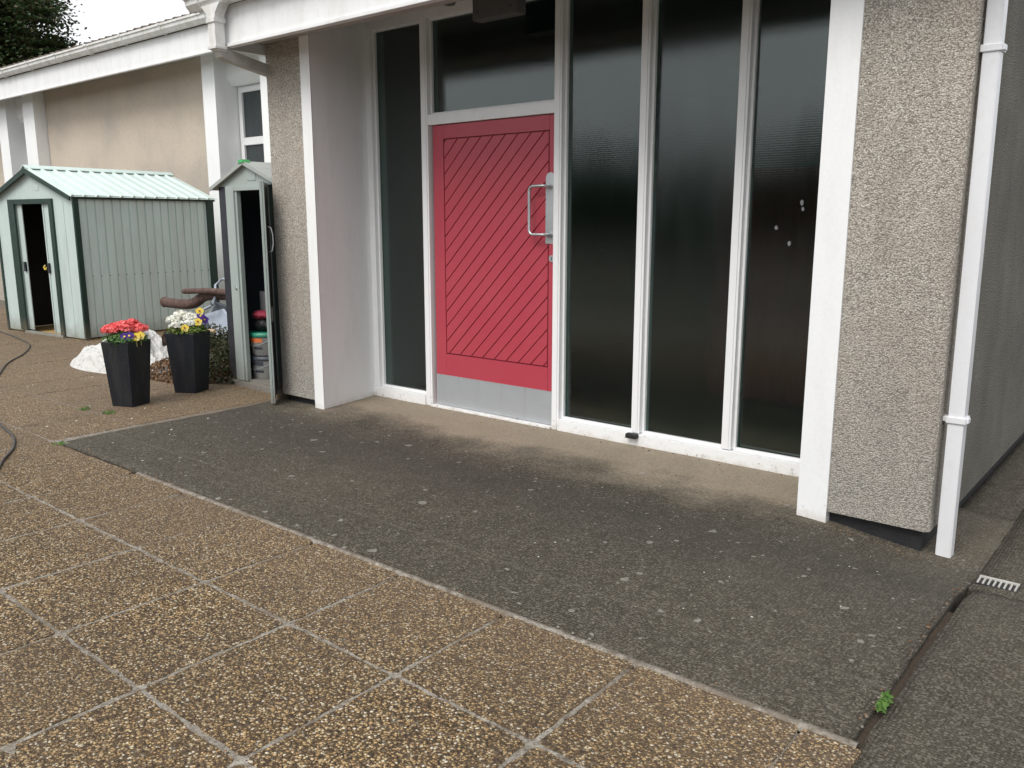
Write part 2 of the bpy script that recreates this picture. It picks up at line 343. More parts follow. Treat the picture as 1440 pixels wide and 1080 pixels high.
# ------------------------------------------------------------------ geometry helpers
def V(*a): return Vector(a)
class B:
    """collects shapes in a bmesh"""
    def __init__(s): s.bm = bmesh.new()
    def box(s, x0, x1, y0, y1, z0, z1, bev=0, mat=0, T=None):
        r = bmesh.ops.create_cube(s.bm, size=1)['verts']
        for v in r:
            v.co = Vector((x0 + (v.co.x + .5) * (x1 - x0), y0 + (v.co.y + .5) * (y1 - y0), z0 + (v.co.z + .5) * (z1 - z0)))
        if bev:
            es = list({e for v in r for e in v.link_edges})
            o = bmesh.ops.bevel(s.bm, geom=es, offset=bev, segments=2, affect='EDGES', profile=.6)
            r = list({v for f in o['faces'] for v in f.verts} | {v for v in r if v.is_valid})
        if T: bmesh.ops.transform(s.bm, matrix=T, verts=[v for v in r if v.is_valid])
        if mat:
            for v in r:
                for f in v.link_faces: f.material_index = mat
        return s
    def prism(s, pts, dvec, mat=0):
        """polygon (list of 3D points) extruded by dvec"""
        d = Vector(dvec); a = [s.bm.verts.new(Vector(q)) for q in pts]; b = [s.bm.verts.new(Vector(q) + d) for q in pts]
        fs = [s.bm.faces.new(a), s.bm.faces.new(b[::-1])]
        n = len(a)
        for i in range(n): fs.append(s.bm.faces.new((a[i], b[i], b[(i + 1) % n], a[(i + 1) % n])))
        for f in fs: f.material_index = mat
        return s
    def tube(s, pts, r, seg=10, caps=True, mat=0):
        pts = [Vector(q) for q in pts]; n = len(pts); rr = r if hasattr(r, '__len__') else [r] * n
        rings = []; up = None
        for i, q in enumerate(pts):
            t = (pts[min(i + 1, n - 1)] - pts[max(i - 1, 0)]).normalized()
            if up is None: up = t.orthogonal().normalized()
            up = (up - t * up.dot(t)).normalized(); w = t.cross(up)
            rings.append([s.bm.verts.new(q + (up * math.cos(2 * math.pi * k / seg) + w * math.sin(2 * math.pi * k / seg)) * rr[i]) for k in range(seg)])
        for i in range(n - 1):
            for k in range(seg):
                f = s.bm.faces.new((rings[i][k], rings[i][(k + 1) % seg], rings[i + 1][(k + 1) % seg], rings[i + 1][k])); f.smooth = True; f.material_index = mat
        if caps:
            s.bm.faces.new(rings[0][::-1]).material_index = mat; s.bm.faces.new(rings[-1]).material_index = mat
        return s
    def lathe(s, c, prof, seg=24, mat=0):
        rings = []
        for r, z in prof: rings.append([s.bm.verts.new(Vector(c) + Vector((r * math.cos(2 * math.pi * k / seg), r * math.sin(2 * math.pi * k / seg), z))) for k in range(seg)])
        for i in range(len(rings) - 1):
            for k in range(seg):
                f = s.bm.faces.new((rings[i][k], rings[i][(k + 1) % seg], rings[i + 1][(k + 1) % seg], rings[i + 1][k])); f.smooth = True; f.material_index = mat
        s.bm.faces.new(rings[0][::-1]).material_index = mat; s.bm.faces.new(rings[-1]).material_index = mat
        return s
    def leaf(s, c, n, size, mat=0, asp=.7, fold=.15):
        n = Vector(n).normalized(); u = n.orthogonal().normalized(); a = random.uniform(0, 6.283); w = n.cross(u)
        d = u * math.cos(a) + w * math.sin(a); e = n.cross(d); c = Vector(c)
        q = [c - d * size * .5, c + e * size * asp * .45 + n * size * fold, c + d * size * .55, c - e * size * asp * .45 + n * size * fold]
        vs = [s.bm.verts.new(x) for x in q]; f = s.bm.faces.new((vs[0], vs[1], vs[2])); g = s.bm.faces.new((vs[0], vs[2], vs[3]))
        f.material_index = g.material_index = mat
        return s

def fm(*names): return [M[n] for n in names]
def part(name, b, mats, parent=None, label=None, kind=None, local=False, smooth=False):
    bm = b.bm if isinstance(b, B) else b
    bmesh.ops.recalc_face_normals(bm, faces=bm.faces[:])
    if parent is not None and not local:
        bmesh.ops.transform(bm, matrix=world_of(parent).inverted(), verts=bm.verts[:])
    me = bpy.data.meshes.new(name); bm.to_mesh(me); bm.free()
    o = bpy.data.objects.new(name, me); C.objects.link(o)
    for m_ in (mats if isinstance(mats, list) else [M[mats]]): me.materials.append(m_)
    if smooth:
        for p_ in me.polygons: p_.use_smooth = True
    if parent is not None: o.parent = parent
    if label: o['label'] = label
    if kind: o['kind'] = kind
    return o
def world_of(o):
    m_ = Matrix.LocRotScale(o.location, o.rotation_euler, o.scale)
    return world_of(o.parent) @ m_ if o.parent else m_
def thing(name, label, cat, loc=(0, 0, 0), rz=0, group=None):
    o = bpy.data.objects.new(name, None); C.objects.link(o); o.location = loc; o.rotation_euler = (0, 0, rz); o.empty_display_size = .1
    return tag(o, label, cat, group)
def tag(o, label, cat, group=None):
    o['label'] = label; o['category'] = cat
    if group: o['group'] = group
    return o
def inst(src, parent, loc, rz=0, scale=None, label=None):
    c = src.copy(); C.objects.link(c); c.parent = parent; c.location = loc; c.rotation_euler = (0, 0, rz)
    if scale: c.scale = scale
    if label: c['label'] = label
    return c

# ------------------------------------------------------------------ ground
def gz(x, y):
    s1 = min(max((y - 3.0) / .6, 0), 1); s1 = s1 * s1 * (3 - 2 * s1)
    t = min(max((x + 1.35) / .75, 0), 1); t = t * t * (3 - 2 * t)
    return -.068 * s1 * t
def sheet(name, x0, x1, y0, y1, st, mat, zf, skirt=.12, edge=0):
    b = B(); nx = max(1, round((x1 - x0) / st)); ny = max(1, round((y1 - y0) / st)); g = []
    for j in range(ny + 1):
        row = []
        for i in range(nx + 1):
            x = x0 + (x1 - x0) * i / nx; y = y0 + (y1 - y0) * j / ny
            if edge and j == 0: y += (mnoise.noise((x * 9, 3, 0)) + .5 * mnoise.noise((x * 31, 7, 0))) * edge
            if edge and i in (0, nx): x += (mnoise.noise((y * 9, x, 0)) + .5 * mnoise.noise((y * 31, x, 2))) * edge
            row.append(b.bm.verts.new((x, y, zf(x, y) - (.004 if edge and (j == 0 or i in (0, nx)) else 0))))
        g.append(row)
    for j in range(ny):
        for i in range(nx): b.bm.faces.new((g[j][i], g[j][i + 1], g[j + 1][i + 1], g[j + 1][i])).smooth = True
    if skirt:
        loop = g[0] + [r[-1] for r in g[1:]] + g[-1][-2::-1] + [r[0] for r in g[-2:0:-1]]
        lo = [b.bm.verts.new(v.co - Vector((0, 0, skirt))) for v in loop]
        for i in range(len(loop)):
            k = (i + 1) % len(loop); b.bm.faces.new((loop[i], lo[i], lo[k], loop[k]))
    o = part(name, b, mat); o['kind'] = 'structure'; return o
sheet('ground', -200, 200, -200, 260, 50, 'ground', lambda x, y: -.36, 0)
# mortar bed that carries the slabs, one continuous sheet
def mort_z(x, y): return -.004 + .0028 * mnoise.noise((x * 6, y * 6, 0))
pav = sheet('paving', -14.5, -.527, -1.5, 6.9, .12, 'mortar', lambda x, y: (.0012 + .0018 * mnoise.noise((x * 7, y * 7, 0))) if not (x > -5.1 and y > 2.07) else -.2, .3)
# slabs: eight ragged variants share their meshes
PX, PY = .507, .507
def slab_mesh(k):
    rr = random.Random(k); b = B(); n = 13; pts = []
    hx, hy = PX / 2 - .0068, PY / 2 - .0068
    def j(i): return (mnoise.noise((i * 1.7 + k * 13, k, 0)) * .005 + rr.uniform(-.0032, .0032))
    cr = .012
    for i in range(n): pts.append((-hx + cr + (2 * hx - 2 * cr) * i / (n - 1), -hy + j(i)))
    for i in range(n): pts.append((hx + j(i + 20), -hy + cr + (2 * hy - 2 * cr) * i / (n - 1)))
    for i in range(n): pts.append((hx - cr - (2 * hx - 2 * cr) * i / (n - 1), hy + j(i + 40)))
    for i in range(n): pts.append((-hx + j(i + 60), hy - cr - (2 * hy - 2 * cr) * i / (n - 1)))
    top = [b.bm.verts.new((x * .992, y * .992, .003)) for x, y in pts]
    mid = [b.bm.verts.new((x, y, -.001)) for x, y in pts]; lo = [b.bm.verts.new((x, y, -.03)) for x, y in pts]
    b.bm.faces.new(top)
    for i in range(len(pts)):
        q = (i + 1) % len(pts); b.bm.faces.new((top[i], mid[i], mid[q], top[q])); b.bm.faces.new((mid[i], lo[i], lo[q], mid[q]))
    return b
slabs = []
for k in range(8):
    slabs.append(part('slab', slab_mesh(k), 'agg', pav, local=True))
cellx0 = -2.700 + PX / 2; used = 0
cells = []
for i in range(-22, 5):
    for j in range(-5, 11):
        cx = cellx0 + i * PX; cy = 1.2575 + .0 + j * PY
        if cx > -5.2 and cy > 1.9: continue                   # the concrete apron lies there
        if cx > -.3: continue
        # only slabs the picture can plausibly show
        if cx > -5.2 and cy < .2: continue
        ang = math.degrees(math.atan2(-cx, max(cy, .01)))
        if ang > 80 or cy < -.4: continue
        cells.append((cx, cy))
cells.sort(key=lambda c_: (c_[0] + 1.6) ** 2 + (c_[1] - 1) ** 2)
rs = random.Random(5)
for q, (cx, cy) in enumerate(cells):
    z = rs.uniform(-.0012, .0022); rot = (0, 0, rs.choice((0, math.pi)) + rs.uniform(-.003, .003))
    if q < 8: o = slabs[q]
    else:
        o = slabs[rs.randrange(8)].copy(); C.objects.link(o); o.parent = pav
    if cx > -.5: cx -= .180; o.scale = (.30, 1, 1)
    o.location = (cx, cy, z); o.rotation_euler = (rs.uniform(-.002, .002), rs.uniform(-.002, .002), rot[2])
# apron, side strips
def az_(x, y): return gz(x, y) + .004 + .003 * mnoise.noise((x * 1.3, y * 1.3, 5)) + .0012 * mnoise.noise((x * 9, y * 9, 1))
sheet('concrete_apron', -5.2, -.556, 2.032, 4.34, .055, 'apron', az_, .1, .006)
sheet('concrete_path', -.532, 3.5, -.5, 3.325, .06, 'concrete', lambda x, y: az_(x, y) - .003, .1, .006)
sheet('concrete_path', -.556, 3.5, 3.345, 12, .09, 'concrete', lambda x, y: az_(x, y) - .001 - (.012 * math.exp(-((x + .50) / .012) ** 2) if y > 3.7 else 0), .1, .004)
b = B()   # dark joint filler under the open groove, and the mortar fillet along the apron
b.box(-.57, -.52, 2.02, 3.02, -.09, -.016); b.box(-.57, -.52, 3.0, 4.4, -.16, -.094); part('joint_bed', b, 'soil')['kind'] = 'structure'
b = B()
n = 90
rows = []
for i in range(n + 1):
    x = -4.2 + (3.66) * i / n
    w = .008 + .016 * abs(mnoise.noise((x * 5, 1, 1))) + .004 * random.random()
    y0 = 2.006 - w * .3 ; y1 = 2.030
    h_ = .006 + .003 * random.random()
    rows.append([b.bm.verts.new(q) for q in ((x, y0, -.006), (x, y0 + .008, h_), (x, (y0 + y1) / 2, h_ + .002), (x, y1 + .004, h_ - .001), (x, y1 + .006, -.006))])
for i in range(n):
    for k in range(4): b.bm.faces.new((rows[i][k], rows[i + 1][k], rows[i + 1][k + 1], rows[i][k + 1])).smooth = True
sheet('concrete_path', -.80, -.556, 4.34, 12, .09, 'concrete', lambda x, y: az_(x, y) - .002, .1, 0)
part('mortar_fillet', b, 'mortar')['kind'] = 'structure'

# ------------------------------------------------------------------ the hall building
hall = thing('hall_building', 'low pebbledashed hall with white fins, tall obscured glass panes and a red entrance door', 'building', (-3, 4.2, 0))
ZT = 2.70
def wall(b, mat, label=None, name='wall'): return part(name, b, mat, hall, label)
# left pebbledash pier, right pebbledash pier with bell-cast foot
def pier(x0, x1, yf, zb, mat, lab):
    b = B()
    prof = [(yf + .02, zb), (yf - .006, zb + .006), (yf - .004, zb + .03), (yf, zb + .09), (yf, ZT), (yf + .3, ZT), (yf + .3, zb)]
    b.prism([(x0, y, z) for y, z in prof], (x1 - x0, 0, 0)); return wall(b, mat, lab)
pier(-5.14, -4.752, 3.60, .052, 'pebble', 'pebbledash pier between cabinet and doorway')
b = B()
x0, x1, yf = -1.172, -.762, 3.60
ring = lambda z, o: [(x0, yf - o), (x1 - .012, yf - o), (x1 + o, yf + .012), (x1 + o, yf + .42), (x0, yf + .42)]
lv = [(.040, -.02), (.046, .004), (.075, .003), (.13, 0), (ZT, 0)]
rg = [[b.bm.verts.new((x, y, z)) for x, y in ring(z, o)] for z, o in lv]
for a_, c_ in zip(rg, rg[1:]):
    for k in range(5): b.bm.faces.new((a_[k], a_[(k + 1) % 5], c_[(k + 1) % 5], c_[k]))
b.bm.faces.new(rg[0][::-1]); b.bm.faces.new(rg[-1])
wall(b, 'pebble', 'pebbledash pier at the right-hand corner')
b = B(); b.box(-1.10, -.757, 4.022, 12, .035, ZT); wall(b, 'side', 'grey side wall running back beyond the downpipe')
b = B()
b.box(-5.12, -4.76, 3.635, 3.9, -.12, .06); b.box(-1.18, -.790, 3.635, 4.0, -.15, .06); b.box(-1.1, -.792, 4.0, 12, -.2, .045)
part('plinth', b, 'plinth', hall)
# white fins either side of the doorway
b = B(); b.prism([(-4.752, 3.588, .0), (-4.652, 3.588, 0), (-4.662, 3.60, 0), (-4.765, 4.16, 0), (-4.775, 4.35, 0), (-4.90, 4.35, 0), (-4.90, 3.91, 0), (-4.752, 3.91, 0)], (0, 0, ZT)); part('fin', b, 'white_smooth', hall, 'white fin left of the doorway')
b = B(); b.prism([(-1.302, 3.588, -.02), (-1.172, 3.588, -.02), (-1.172, 4.05, -.02), (-1.172, 4.35, -.02), (-1.285, 4.35, -.02)], (0, 0, ZT + .02)); part('fin', b, 'white', hall, 'white fin right of the glazing')
# soffit + roof slab + fascia
b = B(); b.box(-5.16, -.74, 3.33, 3.59, 2.47, 2.50); b.box(-5.16, -.74, 3.59, 4.5, 2.665, 2.70); b.box(-4.77, -1.28, 3.592, 3.602, 2.50, 2.66); part('soffit', b, 'soffit', hall)
b = B(); b.box(-5.2, -.6, 3.300, 3.325, 2.425, 2.66, .003); b.box(-5.2, -.6, 3.285, 3.335, 2.405, 2.428, .004); part('fascia', b, 'upvc', hall, 'white porch fascia')
b = B(); b.prism([(-5.2, 3.327, 2.51), (-5.2, 3.327, 2.78), (-5.2, 6.0, 3.6), (-5.2, 12, 3.6), (-5.2, 12, 2.72), (-5.2, 3.6, 2.72)], (4.6, 0, 0)); part('roof', b, 'rooftile', hall, 'porch roof')
b = B(); b.box(-5.185, -5.16, 3.33, 6.4, 2.405, 2.70); part('bargeboard', b, 'upvc', hall)
b = B(); b.box(-5.15, -5.12, 3.905, 6.8, .0, 2.7); wall(b, 'pebble', 'end wall of the porch block')

def gutter(x0, x1, yb, zt, w, h, mat, brk, nm='gutter'):
    b = B()
    pr = [(0, 0), (0, -h * .75), (-w * .25, -h), (-w * .6, -h), (-w * .85, -h * .62), (-w * .88, -h * .3), (-w, -h * .22), (-w, 0), (-w + .006, 0), (-w + .006, -h * .18), (-w * .83, -h * .3), (-w * .8, -h * .6), (-w * .58, -h + .005), (-w * .27, -h + .005), (-.005, -h * .73), (-.005, 0)]
    b.prism([(x0, yb + y, zt + z) for y, z in pr], (x1 - x0, 0, 0))
    for xe in (x0, x1):
        b.prism([(xe, yb + y, zt + z) for y, z in pr[:8]], (.004 if xe == x0 else -.004, 0, 0))
    g = part(nm, b, mat, hall)
    def bracket(x, wd):
        q = B(); k = 1.13
        q.prism([(x - wd / 2, yb + y * k + .001, zt + .003 + z * k) for y, z in pr[:8]], (wd, 0, 0)); return q
    for i, x in enumerate(brk):
        q = part('gutter_bracket', bracket(x, .035 if i % 3 else .09), mat, g)
    return g
g_main = gutter(-5.42, -.55, 3.293, 2.735, .115, .085, 'gutter', [-5.30, -4.6, -3.6, -2.6, -1.6])
# hopper / outlet and the short white downpipe with swan neck going back below the eaves
b = B()
def sqpipe(b, pts, w, d, mat=0):
    rings = []
    for (x, y, z, ww, dd) in pts: rings.append([b.bm.verts.new(q) for q in ((x - ww, y - dd, z), (x + ww, y - dd, z), (x + ww, y + dd, z), (x - ww, y + dd, z))])
    for a_, c_ in zip(rings, rings[1:]):
        for k in range(4): b.bm.faces.new((a_[k], a_[(k + 1) % 4], c_[(k + 1) % 4], c_[k]))
    b.bm.faces.new(rings[0][::-1]); b.bm.faces.new(rings[-1])
sqpipe(b, [(-5.135, 3.235, 2.655, .11, .035), (-5.135, 3.235, 2.64, .09, .035), (-5.135, 3.235, 2.60, .050, .035), (-5.135, 3.235, 2.55, .038, .034), (-5.135, 3.235, 2.40, .038, .034), (-5.135, 3.25, 2.375, .036, .034)], 0, 0)
o = part('downpipe', b, 'gutter', hall, 'short square pipe with an offset bend under the gutter outlet')
for z0, z1 in ((2.545, 2.575), (2.385, 2.405)): q = B(); q.box(-5.182, -5.088, 3.192, 3.278, z0, z1, .003); part('pipe_collar', q, 'gutter', o)
q = B(); q.prism([(-5.17, 3.215, 2.395), (-5.17, 3.28, 2.425), (-5.17, 3.32, 2.39), (-5.17, 4.05, 2.255), (-5.17, 4.05, 2.19), (-5.17, 3.29, 2.325), (-5.17, 3.24, 2.34)], (.065, 0, 0)); part('offset_pipe', q, 'gutter_dirty', o)
# --- right hand downpipe
b = B()
sqpipe(b, [(-.710, 3.685, -.066, .029, .032), (-.712, 3.685, .55, .029, .032), (-.727, 3.685, 2.7, .029, .032)], 0, 0)
bmesh.ops.bevel(b.bm, geom=[e for e in b.bm.edges if abs((e.verts[0].co - e.verts[1].co).z) > .3], offset=.005, segments=2, affect='EDGES')
dp = part('downpipe', b, 'downpipe', hall, 'tall white square downpipe at the right-hand corner')
for z, x in ((.515, -.712), (1.925, -.722)):
    q = B(); q.box(x - .036, x + .036, 3.646, 3.724, z - .013, z + .013, .003); q.box(x - .050, x - .034, 3.66, 3.70, z - .010, z + .010, .002); q.box(x + .034, x + .044, 3.66, 3.70, z - .010, z + .010, .002); part('pipe_clip', q, 'downpipe', dp)

# ------------------------------------------------------------------ glazing screen and door
YF = 4.16; YG = 4.222
scr = hall
def framebox(name, x0, x1, z0, z1, yf=YF, yb=4.27, bev=.003, label=None, mat='white', parent=None):
    b = B(); b.box(x0, x1, yf, yb, z0, z1, bev); return part(name, b, mat, parent or hall, label)
def beads(x0, x1, z0, z1):
    b = B(); w = .014
    y0, y1 = YG - .030, YG - .008
    b.box(x0, x0 + w, y0, y1, z0, z1, .002); b.box(x1 - w, x1, y0, y1, z0, z1, .002)
    b.box(x0 + w, x1 - w, y0 + .002, y1, z0, z0 + w, .002); b.box(x0 + w, x1 - w, y0 + .002, y1, z1 - w, z1, .002)
    return b
mull = [(-4.775, -4.715), (-4.222, -4.160), (-3.105, -3.050), (-2.520, -2.465), (-1.948, -1.893)]
for i, (a_, c_) in enumerate(mull):
    o = framebox('mullion', a_, c_, .0 if i in (1, 2) else .076, 2.66)
    if i:      # moulded step on the face
        q = B(); q.box(a_ + .012, c_ - .012, YF - .006, YF + .01, .004 if i in (1, 2) else .078, 2.655, .003)
        part('moulding', q, 'white', o)
framebox('sill', -4.765, -4.222, .0, .075, YF - .012)
framebox('sill', -3.050, -1.29, .0, .072, YF - .014)
framebox('head_rail', -4.715, -1.29, 2.60, 2.66, YF + .004)
framebox('transom_rail', -4.160, -3.105, 1.925, 1.992, YF + .002)
framebox('threshold', -4.160, -3.105, .0, .018, YF - .02, 4.26, .003)
panes = [(-4.715, -4.222, .075, 2.60, 'glass_flat', 0, 0), (-4.160, -3.105, 1.992, 2.60, 'glass', .0, 0.004), (-3.050, -2.520, .072, 2.60, 'glass', .004, .002), (-2.465, -1.948, .072, 2.60, 'glass_soft', -.006, -.003), (-1.893, -1.288, .072, 2.60, 'glass', .006, -.004)]
plabs = ['leftmost narrow obscured pane', 'pane above the door', 'pane right of the door', 'middle right pane with soft reflection', 'rightmost pane beside the white fin']
for (a_, c_, z0, z1, mt, rx, rz), lb in zip(panes, plabs):
    b = B(); w, h = (c_ - a_), (z1 - z0); b.box(-w / 2 + .002, w / 2 - .002, -.003, .003, -h / 2 + .002, h / 2 - .002)
    o = part('pane', b, mt, hall, lb, local=True); o.location = ((a_ + c_) / 2 - hall.location.x, YG - hall.location.y, (z0 + z1) / 2); o.rotation_euler = (rx, 0, rz)
    part('glazing_bead', beads(a_, c_, z0, z1), 'white', o)
    pp = o
    if lb.startswith('rightmost'):
        for (x, z, s_) in ((-1.607, 1.386, .010), (-1.600, 1.355, .008), (-1.731, 1.263, .009), (-1.659, 1.186, .010)):
            q = B(); pts = [(x + s_ * random.uniform(.7, 1.1) * math.cos(t * .785), YG - .0085, z + s_ * 1.4 * random.uniform(.7, 1.1) * math.sin(t * .785)) for t in range(8)]
            q.prism(pts, (0, .004, 0)); part('tape_residue', q, 'greypl', pp)
# a short plank of flaking paint pieces on the sill
# interior room
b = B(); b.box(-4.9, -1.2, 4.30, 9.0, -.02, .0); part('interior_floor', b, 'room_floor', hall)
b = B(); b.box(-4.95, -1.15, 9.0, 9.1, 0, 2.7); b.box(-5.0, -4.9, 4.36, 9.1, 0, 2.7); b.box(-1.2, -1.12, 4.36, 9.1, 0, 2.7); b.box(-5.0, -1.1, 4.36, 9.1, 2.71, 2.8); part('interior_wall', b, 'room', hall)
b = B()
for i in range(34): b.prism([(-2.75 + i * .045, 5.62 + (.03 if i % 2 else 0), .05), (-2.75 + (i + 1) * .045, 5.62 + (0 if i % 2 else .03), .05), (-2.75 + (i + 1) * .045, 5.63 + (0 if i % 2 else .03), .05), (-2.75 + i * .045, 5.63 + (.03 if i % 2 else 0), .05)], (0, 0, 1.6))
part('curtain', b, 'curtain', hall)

door = thing('x', '', '')
bpy.data.objects.remove(door)
# door leaf frame (stiles and rails) around the boarded panel
YD = 4.183
b = B()
PX0, PX1, PZ0, PZ1 = -4.036, -3.158, .392, 1.829
b.box(-4.135, -3.100, YD + .012, YD + .045, .022, 1.92)
b.box(-4.135, PX0 - .004, YD, YD + .014, .022, 1.92, .003); b.box(PX1 + .004, -3.100, YD, YD + .014, .022, 1.92, .003)
b.box(PX0 - .003, PX1 + .003, YD, YD + .014, PZ1 + .004, 1.92, 0); b.box(PX0 - .003, PX1 + .003, YD, YD + .014, .022, PZ0 - .004, 0)
door = part('door', b, 'red', hall, 'red entrance door with diagonal boards')
b = B(); b.box(PX0 - .003, PX1 + .003, YD + .009, YD + .0115, PZ0 - .003, PZ1 + .003); part('door_backing', b, 'red_groove', door)
def clip(poly, f):
    out = []
    for i in range(len(poly)):
        a_, c_ = poly[i], poly[(i + 1) % len(poly)]; fa, fc = f(a_), f(c_)
        if fa >= 0: out.append(a_)
        if (fa >= 0) != (fc >= 0):
            t = fa / (fa - fc); out.append((a_[0] + (c_[0] - a_[0]) * t, a_[1] + (c_[1] - a_[1]) * t))
    return out
sp = .1025; c0 = -5.02; g_ = .0032
for k in range(-24, 22):
    lo, hi = c0 + k * sp, c0 + (k + 1) * sp
    def mkp(ins):
        P = [(PX0 + .002 + ins, PZ0 + .002 + ins), (PX1 - .004 - ins, PZ0 + .002 + ins), (PX1 - .004 - ins, PZ1 - .002 - ins), (PX0 + .002 + ins, PZ1 - .002 - ins)]
        P = clip(P, lambda q: (q[0] - q[1]) - (lo + g_ + ins * 1.4)); P = P and clip(P, lambda q: (hi - g_ - ins * 1.4) - (q[0] - q[1])); return P
    A_, Bt = mkp(0), mkp(.0025)
    if not A_ or len(A_) < 3 or not Bt or len(Bt) < 3: continue
    if max(q[0] for q in Bt) - min(q[0] for q in Bt) < .012: continue
    b = B(); yo = random.uniform(-.0004, .0006)
    lo_ = [b.bm.verts.new((x, YD + .0095, z)) for x, z in A_]; mid = [b.bm.verts.new((x, YD + .003 + yo, z)) for x, z in A_]
    b.bm.faces.new(lo_)
    for i in range(len(A_)):
        q = (i + 1) % len(A_); b.bm.faces.new((lo_[i], mid[i], mid[q], lo_[q]))
    if len(A_) == len(Bt):
        top = [b.bm.verts.new((x, YD + .0005 + yo, z)) for x, z in Bt]; b.bm.faces.new(top)
        for i in range(len(A_)):
            q = (i + 1) % len(A_); b.bm.faces.new((mid[i], top[i], top[q], mid[q]))
    else: b.bm.faces.new(mid)
    part('board', b, 'red', door)
b = B(); b.box(-4.134, -3.104, YD - .004, YD - .001, .0215, .238, .001)
b.box(-4.13, -3.11, YD - .0052, YD - .0035, .236, .2385)
kp = part('kick_plate', b, 'alu', door)
for x in (-3.925, -3.735, -3.53, -3.335):
    b = B()
    for z in (.224, .040): b.tube([(x, YD - .0055, z), (x, YD - .003, z)], .0045, 8)
    b.box(x - .0005, x + .0005, YD - .0044, YD - .0035, .045, .219)
    part('screw_line', b, 'steel', kp)
# push plate, pull handle, lock
b = B(); b.prism([(-3.178, YD - .003, 1.16), (-3.108, YD - .003, 1.16)] + [(-3.143 + .035 * math.cos(R(a)), YD - .003, 1.55 + .035 * math.sin(R(a))) for a in range(0, 181, 15)], (0, .003, 0))
o = part('handle_plate', b, 'steel', door)
pts = []
xh, xa = -3.148, -3.205; zt, zb = 1.505, 1.215; rr_ = .03; out = YD - .055
pth = [(xh, YD - .004, zt), (xh, out + .018, zt), (xh - .004, out + .006, zt), (xh - .018, out, zt)]
for i in range(5): a_ = math.pi / 2 * i / 4; pth.append((xa - .03 - math.sin(a_) * rr_, out, zt - rr_ + math.cos(a_) * rr_))
for i in range(5): a_ = math.pi / 2 * i / 4; pth.append((xa - .03 - math.cos(a_) * rr_, out, zb + rr_ - math.sin(a_) * rr_))
pth += [(xh - .018, out, zb), (xh - .004, out + .006, zb), (xh, out + .018, zb), (xh, YD - .004, zb)]
b = B(); b.tube(pth, .0095, 12); 
for z in (zt, zb): b.tube([(xh, YD - .008, z), (xh, YD - .002, z)], .02, 16)
part('handle', b, 'steel', door)
b = B(); b.tube([(-3.128, YD - .006, 1.07), (-3.128, YD, 1.07)], .021, 18); b.box(-3.131, -3.125, YD - .0075, YD - .0055, 1.06, 1.082, 0, 0); part('lock', b, 'steel', door)
b = B(); b.box(-3.1305, -3.1255, YD - .0085, YD - .0070, 1.058, 1.078); part('keyhole', b, 'ink', door)
# ------------------------------------------------------------------ rear left wing of the hall
YW = 6.5; YB = 6.70
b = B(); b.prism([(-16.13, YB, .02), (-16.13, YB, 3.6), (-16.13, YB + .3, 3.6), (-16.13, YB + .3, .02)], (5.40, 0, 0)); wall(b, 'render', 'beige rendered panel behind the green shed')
b = B(); b.box(-16.2, -10.7, YB + .03, YB + .3, -.5, .02); b.box(-25, -16.6, YB + .33, YB + .6, -.5, .05); part('plinth', b, 'plinth', hall)
for x0, x1, lb in ((-10.74, -10.44, 'white fin between beige panel and small window'), (-9.42, -9.12, 'white fin partly hidden by the porch'), (-16.60, -16.15, 'white fin at the left end of the beige panel'), (-17.75, -17.35, 'white fin at the left picture edge')):
    b = B(); b.prism([(x0, YW, -.4), (x1, YW, -.4), (x1 + .0, 7.1, -.4), (x0, 7.1, -.4)], (0, 0, 4.0)); part('fin', b, 'white_smooth', hall, lb)
# recessed window bays
for bx0, bx1, first in ((-10.44, -9.42, True), (-17.35, -16.60, False)):
    b = B(); b.prism([(bx0, 6.68, 3.62), (bx0, 6.68, 3.16), (bx0, 6.76, 3.065), (bx0, 7.0, 3.065), (bx0, 7.0, 3.62)], (bx1 - bx0, 0, 0))
    wall(b, 'white_smooth', 'white box header over the recessed window' if first else None)
    w0, w1 = bx0 + .02, bx1 - .02; yw = 6.83
    b = B(); b.box(bx0, bx1, 6.86, 7.0, -.4, 1.3); wall(b, 'white_smooth')
    b = B()
    fx = .075
    for (a_, c_, z0, z1) in ((w0, w0 + fx, 1.30, 3.06), (w1 - fx, w1, 1.30, 3.06), (w0 + fx, w1 - fx, 2.985, 3.06), (w0 + fx, w1 - fx, 2.30, 2.40), (w0 + fx, w1 - fx, 1.30, 1.38)):
        b.box(a_, c_, yw, yw + .06, z0, z1, .004)
    o = part('window', b, 'white', hall)
    b = B(); b.box(w0 + fx, w1 - fx, yw + .03, yw + .036, 2.40, 2.985); part('pane', b, 'glass_far', o)
    b = B(); b.box(w0 + fx, w1 - fx, yw + .03, yw + .036, 1.38, 2.30); part('pane', b, 'glass_far', o)
    b = B(); b.box(w0, w1, yw + .2, yw + .22, 1.3, 3.06); part('blind', b, 'greypl', o)
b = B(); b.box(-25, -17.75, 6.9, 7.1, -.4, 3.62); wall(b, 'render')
b = B(); b.box(-25, -9.0, 6.22, 7.2, 3.50, 3.53); part('soffit', b, 'soffit', hall)
b = B(); b.box(-25, -8.9, 6.19, 6.22, 3.385, 3.70, .004); b.box(-25, -8.9, 6.175, 6.225, 3.365, 3.39, .005)
part('fascia', b, 'upvc', hall, 'long white fascia on the rear wing')
gutter(-25, -8.95, 6.185, 3.815, .13, .115, 'gutter', [-9.9 - i * 1.05 for i in range(9)])
rf = B(); rf.prism([(-25, 6.19, 3.70), (-25, 6.19, 3.80), (-25, 10.5, 4.9), (-25, 15, 3.8), (-25, 15, 3.6), (-25, 6.3, 3.55)], (16.2, 0, 0)); roof = part('roof', rf, 'rooftile', hall, 'tiled roof of the rear wing')
